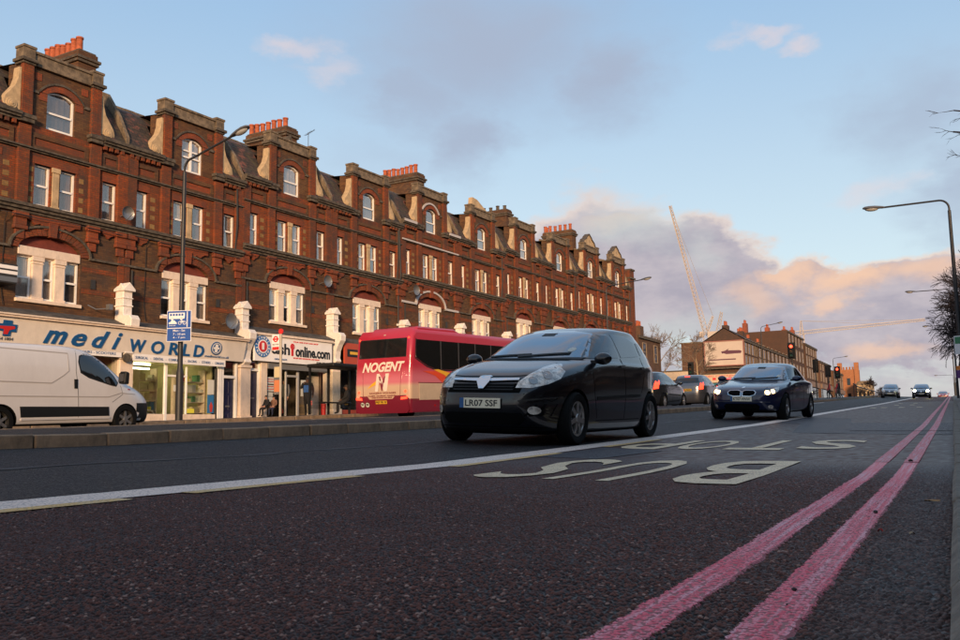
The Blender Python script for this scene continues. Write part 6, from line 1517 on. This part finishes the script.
t=thing('rear_wing','plain windowless brown brick block left of the billboard house','building',(-27.02,112.6,3)); MB().use(M_fbr).box(-3.1,0,0,12,0,7.75).build('wall',t); MB().use(M_cope).box(-3.2,.0,-.1,12,7.75,7.9).build('coping',t)
# billboard
t=thing('billboard','large cream billboard with a dark car picture on the gable end','billboard',(-24.7,112.3,9.15)); 
MB().use(mat('billboard_print_cream',(.52,.42,.34),.6,var=.06,vs=.6)).box(-2.35,2.35,-.12,0,-1.35,1.6).build('poster',t); b=MB().use(M_fdk)
b.use(mat('billboard_frame',(.30,.12,.09),.6)); wall(b,rect(-2.45,2.45,-1.45,1.7),[rect(-2.33,2.33,-1.33,1.58)],-.18,.12); b.build('frame',t)
MB().use(mat('billboard_print_dark',(.10,.03,.05),.5)).prism([(-.35,.35),(.1,.42),(.5,.62),(.62,.60),(.45,.45),(1.9,.42),(2.15,.3),(2.05,.05),(.3,0),(-.05,.12),(-.25,.1)],-.126,-.12).build('poster_picture',t)
MB().use(MATS['billboard_print_dark']).box(-1.9,1.4,-.126,-.12,-.72,-.58).build('poster_text_line',t); MB().use(M_soot).box(-2.2,2.2,-.5,-.1,-1.8,-1.62).build('walkway',t)
def low_shop(label,x0,x1,y,zf,mf,ma,extra=True):
    t=thing('single_storey_shop',label,'shop',(x0,y,3.1)); w_=x1-x0; h=zf-3.1
    MB().use(M_fdk).box(0,w_,0,3,0,h).build('wall',t); MB().use(mf).box(.05,w_-.05,-.15,0,h-1.1,h-.1).build('fascia',t); MB().use(M_soot).box(-.05,w_+.05,-.2,.1,h-.1,h+.05).build('coping',t)
    MB().use(ma).add([(0.1,-.1,h-1.15),(w_-.1,-.1,h-1.15),(w_-.1,-1.2,h-1.75),(.1,-1.2,h-1.75),(.1,-1.2,h-1.95),(w_-.1,-1.2,h-1.95)],[(0,1,2,3),(3,2,5,4)]).build('awning',t)
    MB().use(M_cglass).box(.3,w_-.3,-.04,0,.6,h-1.3).build('shop_window',t)
    if extra:
        for k in range(4): MB().use(M_sred if k%2 else M_pot).box(.8+k*(w_-1.6)/4,1.2+k*(w_-1.6)/4,-.16,-.15,h-.8,h-.5).build('fascia_emblem',t)
        letter('fascia_text','FRIED CHICKEN',M_sred,t,(.6,w_-1,h-.42,h-.22),-.16,.01)
M_teal=mat('teal_awning',(.02,.16,.17),.7)
low_shop('low shop with cream fascia and teal awning beneath the billboard',-27.5,-22.1,110.2,6.7,M_ccream,M_teal)
low_shop('low shop with plain beige fascia left of the teal awning',-33.2,-27.6,108.2,7.1,M_ccream,M_dark,False)
building('long low brick row with cream window bays behind the billboard house',-29,-22.3,121,146,10.9,1.4,M_fdk,3,8,((2,.4,1.9,M_fdk),(8,.4,1.6,M_fdk),(15,.4,1.6,M_fdk)))
building('tall dark house with bright red chimneys, right of the long brick row',-31,-22.3,146.3,163,15.1,0,M_fdk,4,5,((3,.8,1.8,M_frd),(8,.5,1.4,M_frd),(14,.3,1.5,M_frd),(11,.1,1.0,M_frd)))
building('second dark house in the far row with a stepped roof line',-30,-22.1,163.3,178,14.3,1.3,M_fdk,4,5,((5,.3,1.5,M_frd),(11,.3,1.5,M_frd)))
building('third brown house in the far row, lower than its neighbour',-30,-21.8,178.3,196,12.2,1.2,M_fbr,3,5,((6,.3,1.3,M_fdk),))
building('fourth brown house at the end of the far row before the brick tower',-30,-21.4,196.3,214,11.2,1.2,M_fbr,3,5,((6,.3,1.3,M_fdk),))
# brick tower
t=thing('brick_tower','sunlit orange brick tower with battlements beyond the far houses','tower',(-24.2,256,2))
MB().use(M_for).box(-2.4,2.4,0,5,0,12.6).build('wall',t)
for (a,c) in ((-2.6,-1.5),(1.5,2.6)): MB().use(M_for).box(a,c,-.3,1,0,14.4).build('corner_turret',t,bevel=.05)
for k in range(4): MB().use(M_for).box(-1.3+k*.75,-.9+k*.75,0,.5,12.6,13.3).build('battlement',t)
for zz in (4.5,8.5): MB().use(M_cglass).box(-.4,.4,-.06,0,zz,zz+1.8).build('window',t); 
t=thing('church_wing','pale cream stone wing joined to the foot of the brick tower','building',(-21.7,250,2)); MB().use(M_stone).box(-.2,3.3,0,10,0,8.2).build('wall',t); MB().use(M_cope).prism([(-.3,8.2),(3.4,8.2),(2.9,9.2),(.2,9.2)],-.1,10.1).build('roof',t)
for k in range(3): MB().use(M_cglass).box(.3+k*1.0,.8+k*1.0,-.06,0,4.4,6.6).build('window',t)
# low dark buildings closing the gap behind the terrace end
building('low brown building with orange chimney pot behind the far end of the terrace',-31.5,-26.8,84.5,92,9.4,0,M_fbr,2,2,((2.0,.12,1.0,M_fbr),))
# ------------------------------------------------------------------ cranes
M_crane=mat('crane_cream_paint',(.50,.42,.35),.6)
def lattice(b,A,B,w0,w1,n,r,tri=True):
    A=Vector(A);B=Vector(B); ax=(B-A).normalized(); s=ax.cross(Vector((0,0,1)) if abs(ax.z)<.95 else Vector((1,0,0))).normalized(); u=s.cross(ax).normalized()
    def cs(t): 
        w_=w0+(w1-w0)*t; c=A+(B-A)*t
        return [c+s*w_/2-u*w_*.3,c-s*w_/2-u*w_*.3,c+u*w_*.55] if tri else [c+s*w_/2+u*w_/2,c-s*w_/2+u*w_/2,c-s*w_/2-u*w_/2,c+s*w_/2-u*w_/2]
    k=3 if tri else 4
    for i in range(k): b.tube([cs(0)[i],cs(1)[i]],r,4)
    for j in range(n):
        a,c=cs(j/n),cs((j+1)/n)
        for i in range(k): b.tube([a[i],c[(i+1)%k]],r*.6,3,False)
def at_px(px,py,dep):
    # world point seen at a photo pixel: used once to work out where far landmarks stand
    v=Vector(((px-480)/900,-(py-320)/900,-1)); v=cam.matrix_basis.to_3x3()@v; return Vector(cam.location)+v*dep
cam.rotation_euler=cam.rotation_euler
t=thing('luffing_crane','tall pale luffing tower crane leaning up behind the billboard house','crane',(0,0,0))
mb=MB().use(M_crane); base=Vector((-100.2,419.4,41.5)); lattice(mb,(-100.2,419.4,-3),base,2.4,2.4,24,.16,False); mb.build('mast',t)
mb=MB().use(M_crane); lattice(mb,base+Vector((0,0,1)),(-110.8,405.4,102.8),2.6,1.2,34,.17); mb.build('jib',t)
mb=MB().use(M_crane); lattice(mb,base+Vector((0,0,1)),base+Vector((3.2,2,10)),1.8,.8,6,.15); mb.tube([base+Vector((3.2,2,10)),Vector((-110.8,405.4,102.8))],.09,3); mb.build('a_frame',t)
MB().use(M_crane).box(base.x+1,base.x+6,base.y-2,base.y+2,base.z-1.5,base.z+2.5).build('counterweight',t,bevel=.2); MB().use(M_crane).box(base.x-2.6,base.x-.8,base.y-2.5,base.y-.8,base.z,base.z+2.6).build('cab',t,bevel=.1)
t=thing('luffing_crane','short pale crane jib just right of the tall leaning one','crane',(0,0,0)); b2=Vector((-98.5,432,42))
mb=MB().use(M_crane); lattice(mb,(-98.5,432,-3),b2,2.4,2.4,24,.16,False); mb.build('mast',t); mb=MB().use(M_crane); lattice(mb,b2,(-94.6,428,54),2.4,1.1,9,.17); mb.build('jib',t); MB().use(M_crane).box(b2.x+1,b2.x+5,b2.y-2,b2.y+2,b2.z-1,b2.z+3).build('counterweight',t,bevel=.2)
t=thing('tower_crane','hammerhead tower crane with a long level jib above the far roofs','crane',(0,0,0)); b3=Vector((-86.5,628,60.5))
mb=MB().use(M_crane); lattice(mb,(-86.5,628,-10),b3,2.6,2.6,30,.2,False); mb.build('mast',t)
mb=MB().use(M_crane); lattice(mb,b3+Vector((-14,-7,-1)),(-13.2,665.8,68.2),2.8,1.6,60,.2); mb.build('jib',t)
mb=MB().use(M_crane); lattice(mb,b3,b3+Vector((0,0,8.6)),2.2,.6,6,.2,False); mb.tube([b3+Vector((0,0,8.4)),Vector((-40,652,66))],.12,3); mb.tube([b3+Vector((0,0,8.4)),Vector((-13.4,665.6,68.4))],.10,3); mb.build('apex_and_ties',t)
# ------------------------------------------------------------------ trees
M_bark=mat('dark_bark',(.035,.026,.022),.9,var=.3,vs=3,bump=.5,bs=20); M_twig=mat('bare_twigs',(.030,.020,.018),.9,var=.3,vs=.5)
M_twigp=mat('pale_bare_twigs',(.22,.16,.11),.9,var=.2,vs=.5)
def bare_tree(name,label,loc,h,spread,seed,levels=5,droop=0,mt=None,mb_=None,nb=5,base=.28,minr=.006,up=.55,split=(3,4),rtr=None):
    rr=random.Random(seed); trunk=MB().use(mb_ or M_bark); cr=MB().use(mt or M_twig)
    r0=rtr or h*.022
    def grow(p,d,L,r,lv):
        seg=3; pts=[p]; rs=[r]; q_=p; dd=d
        for i in range(seg):
            dd=(dd+Vector((rr.uniform(-1,1),rr.uniform(-1,1),rr.uniform(-1,1)))*.16+Vector((0,0,(.06 if lv<3 else -droop)))).normalized(); q_=q_+dd*L/seg; pts.append(q_); rs.append(max(minr,r*(1-.5*(i+1)/seg)))
        cr.tube(pts,rs,3 if lv>1 else 5,False)
        if lv>=levels: return
        k=rr.randint(*split)
        for i in range(k):
            t_=rr.uniform(.35,1) if i else 1; pi=pts[min(seg,int(t_*seg+.5))]
            nd=(dd+Vector((rr.uniform(-1,1),rr.uniform(-1,1),rr.uniform(-.7,.9)))*.75).normalized()
            grow(pi,nd,L*rr.uniform(.6,.82),max(minr,rs[min(seg,int(t_*seg+.5))]*.7),lv+1)
    th=h*base; tp=Vector((0,0,-.1)); pts=[tp]; rs=[r0*1.25]
    for i in range(4): tp=tp+Vector((rr.uniform(-.06,.06),rr.uniform(-.06,.06),th/4)); pts.append(tp); rs.append(r0*(1-.08*i))
    top=tp; 
    for i in range(3): tp=tp+Vector((rr.uniform(-.12,.12),rr.uniform(-.12,.12),h*.14)); pts.append(tp); rs.append(r0*(.6-.16*i))
    trunk.tube(pts,rs,9)
    for i in range(nb):
        a=2*math.pi*i/nb+rr.uniform(-.4,.4); z_=rr.uniform(0,1); p0=top+(tp-top)*z_
        grow(p0,Vector((math.cos(a)*spread,math.sin(a)*spread,up+z_*.7)).normalized(),h*.26*(1-.25*z_),r0*.5*(1-.4*z_),1)
    t=thing(name,label,'tree',loc); trunk.build('trunk',t,smooth=True); cr.build('crown',t); return t
G3='bare street trees along the right pavement'
bare_tree('bare_tree','dense dark bare tree at the right edge behind the lamp post',(3.7,58,zr(.3,58)),8.6,.85,3,6,.05,nb=26,base=.20,minr=.011,split=(3,5),up=.5)
bare_tree('bare_tree','second dark bare tree merging behind the first at the right edge',(4.2,72,zr(.3,72)),9.6,.75,8,6,.10,nb=16,base=.2,minr=.013,split=(3,4))
# near tree whose twigs reach into the top right corner
t=bare_tree('bare_tree','near bare tree whose twig tips enter at the top right edge',(5.2,24.2,zr(1,24)),9.5,.6,15,4,.02,nb=5,base=.32,minr=.008)
rr=random.Random(5); mb=MB().use(M_twig)
def twig(p,d,L,r,lv):
    pts=[p];rs=[r];q_=p;dd=d
    for i in range(4):
        dd=(dd+Vector((rr.uniform(-1,1),rr.uniform(-1,1),rr.uniform(-1,1)))*.17).normalized(); q_=q_+dd*L/4; pts.append(q_); rs.append(r*(1-.2*(i+1)))
    mb.tube(pts,rs,4,False)
    if lv<3:
        for i in range(5 if lv<1 else 3):
            nd=(dd+Vector((rr.uniform(-.6,.2),rr.uniform(-.5,.5),rr.uniform(-.9,.8)))*.8).normalized(); twig(pts[rr.randint(1,4)],nd,L*rr.uniform(.45,.7),r*.6,lv+1)
zo=zr(1,24)
for (a,c,r_) in (((-.2,0,5.2),(-4.75,0,7.3),.05),((-.2,0,5.0),(-4.6,.1,6.7),.045),((-.3,0,5.6),(-4.7,-.1,7.8),.04)):
    A=Vector(a);B=Vector(c)-Vector((0,0,zo-.1)); mid=(A+B)/2+Vector((0,0,.25)); mb.tube([A,mid,B],[r_,r_*.7,r_*.4],6,False)
    for k in range(4): twig(B-(B-mid)*.18*k,Vector((-1,rr.uniform(-.3,.3),rr.uniform(-.35,.5))).normalized(),.34,.012,1)
mb.build('reaching_bough',t)
bare_tree('bare_tree','slender bare tree behind the far end of the terrace',(-27.1,93,3.0),6.9,.8,21,5,.0,nb=6,mt=M_twigp,base=.3,minr=.014)
bare_tree('bare_tree','bare tree with pale trunk in front of the plain brown wall',(-23.9,95.5,3.1),5.6,.9,25,5,0,nb=5,mt=M_twigp,mb_=mat('pale_bark',(.35,.25,.14),.8),base=.42,minr=.013,rtr=.13)
bare_tree('bare_tree','small rounded bare tree on the brow left of the distant silver car',(-15.5,207,4.2),5.8,1.0,33,5,.05,nb=7,base=.15,minr=.03)
bare_tree('bare_tree','second small bare tree on the brow beside the rounded one',(-13.4,216,4.0),4.6,1.0,35,5,.05,nb=6,base=.15,minr=.03)
# ------------------------------------------------------------------ small litter
def pebble(label,x,y,r,m,seed,cat='stone',flat=.7):
    rr=random.Random(seed); b=MB().use(m); b.sphere((0,0,0),r,9,7); b.v=[(v[0]*(1+rr.uniform(-.18,.18)),v[1]*(1+rr.uniform(-.18,.18)),v[2]*flat*(1+rr.uniform(-.15,.15))) for v in b.v]
    tag(b.build('pebble',None,(x,y,zr(x,y)+.004+r*flat*.8),smooth=True),label,cat)
M_peb=mat('dark_pebble',(.03,.022,.02),.7); 
pebble('dark pebble lying on the right-hand red line nearest the camera',-.348,2.17,.0062,M_peb,1)
pebble('dark pebble midway along the right-hand red line',-.313,4.04,.010,M_peb,2)
pebble('tiny dark grit beside the pebble on the red line',-.337,2.0,.0025,M_peb,3)
pebble('dark stone far along the right-hand red line',-.347,8.2,.018,M_peb,4)
def leaf(label,x,y,s,m,rot):
    b=MB().use(m); pts=[(math.cos(a)*s*(1 if k%2 else .6),math.sin(a)*s*.55*(1 if k%2 else .7),.004*math.sin(a*2)+.004) for k,a in enumerate([2*math.pi*i/12 for i in range(12)])]
    b.add([(0,0,.010)]+pts+[(0,0,.006)]+[(p[0],p[1],p[2]-.002) for p in pts],[(0,i+1,(i+1)%12+1) for i in range(12)]+[(13,(i+1)%12+14,i+14) for i in range(12)])
    tag(b.build('fallen_leaf',None,(x,y,zr(x,y)+.002),R(rot)),label,'leaf')
leaf('yellow-brown fallen leaf in the gutter close to the kerb',-.12,4.70,.045,mat('ochre_leaf',(.35,.18,.06),.7),10)
leaf('small red leaf in the gutter nearest the red line',-.255,3.43,.014,mat('red_leaf',(.45,.03,.02),.7),40)
leaf('tan scrap of leaf in the gutter nearer than the red one',-.155,3.38,.018,mat('tan_leaf',(.30,.22,.14),.8),80)

# ------------------------------------------------------------------ unseen near side (right of and behind the camera), houses added for shade and reflections
def opposite(label,y0,y1,zt,m,x=9.5,roof=2.2,fl=3):
    t=building(label,-9.0,0,0,y1-y0,zt-zr(9,y0)+.0,roof,m,fl,max(3,int((y1-y0)/3)),((3,.4,1.8,m),((y1-y0)*.7,.4,1.8,m)),zb=0,cat='house'); t.location=(x,y1,zr(9,y0)); t.rotation_euler=(0,0,math.pi); return t
for i,(a,c,z,m,l) in enumerate([(-70,-46,10,M_fbr,'unseen brown brick house row across the road behind the camera, the farthest back'),(-45.5,-24,9.4,M_fdk,'unseen dark brick house row across the road behind the camera'),(-23.5,-4,10.2,M_fbr,'unseen brown brick house row beside the camera on the near pavement'),(-3.5,18,10.6,M_fdk,'unseen dark brick house row on the near pavement, right of the frame'),(18.5,46,11,M_fbr,'unseen brown brick house row behind the near right-hand tree'),(46.5,80,12.2,M_fdk,'unseen dark brick house row behind the dense bare trees, out of frame')]): opposite(l,a,c,z,m)

nt=[o for o in bpy.data.objects if o.get('label')=='near bare tree whose twig tips enter at the top right edge'][0]
for i,(x,y,r_) in enumerate([(5.0,9.5,70),(4.8,-2,150),(5.2,-14,250)]):
    c_=dup(nt,['bare tree on the near pavement level with the black hatchback, outside the frame','bare tree on the near pavement just behind the camera','bare tree on the near pavement farther behind the camera'][i],(x,y,zr(1,y)),R(r_))
    for k in list(c_.children):
        if k.name.startswith('reaching_bough'): bpy.data.objects.remove(k)
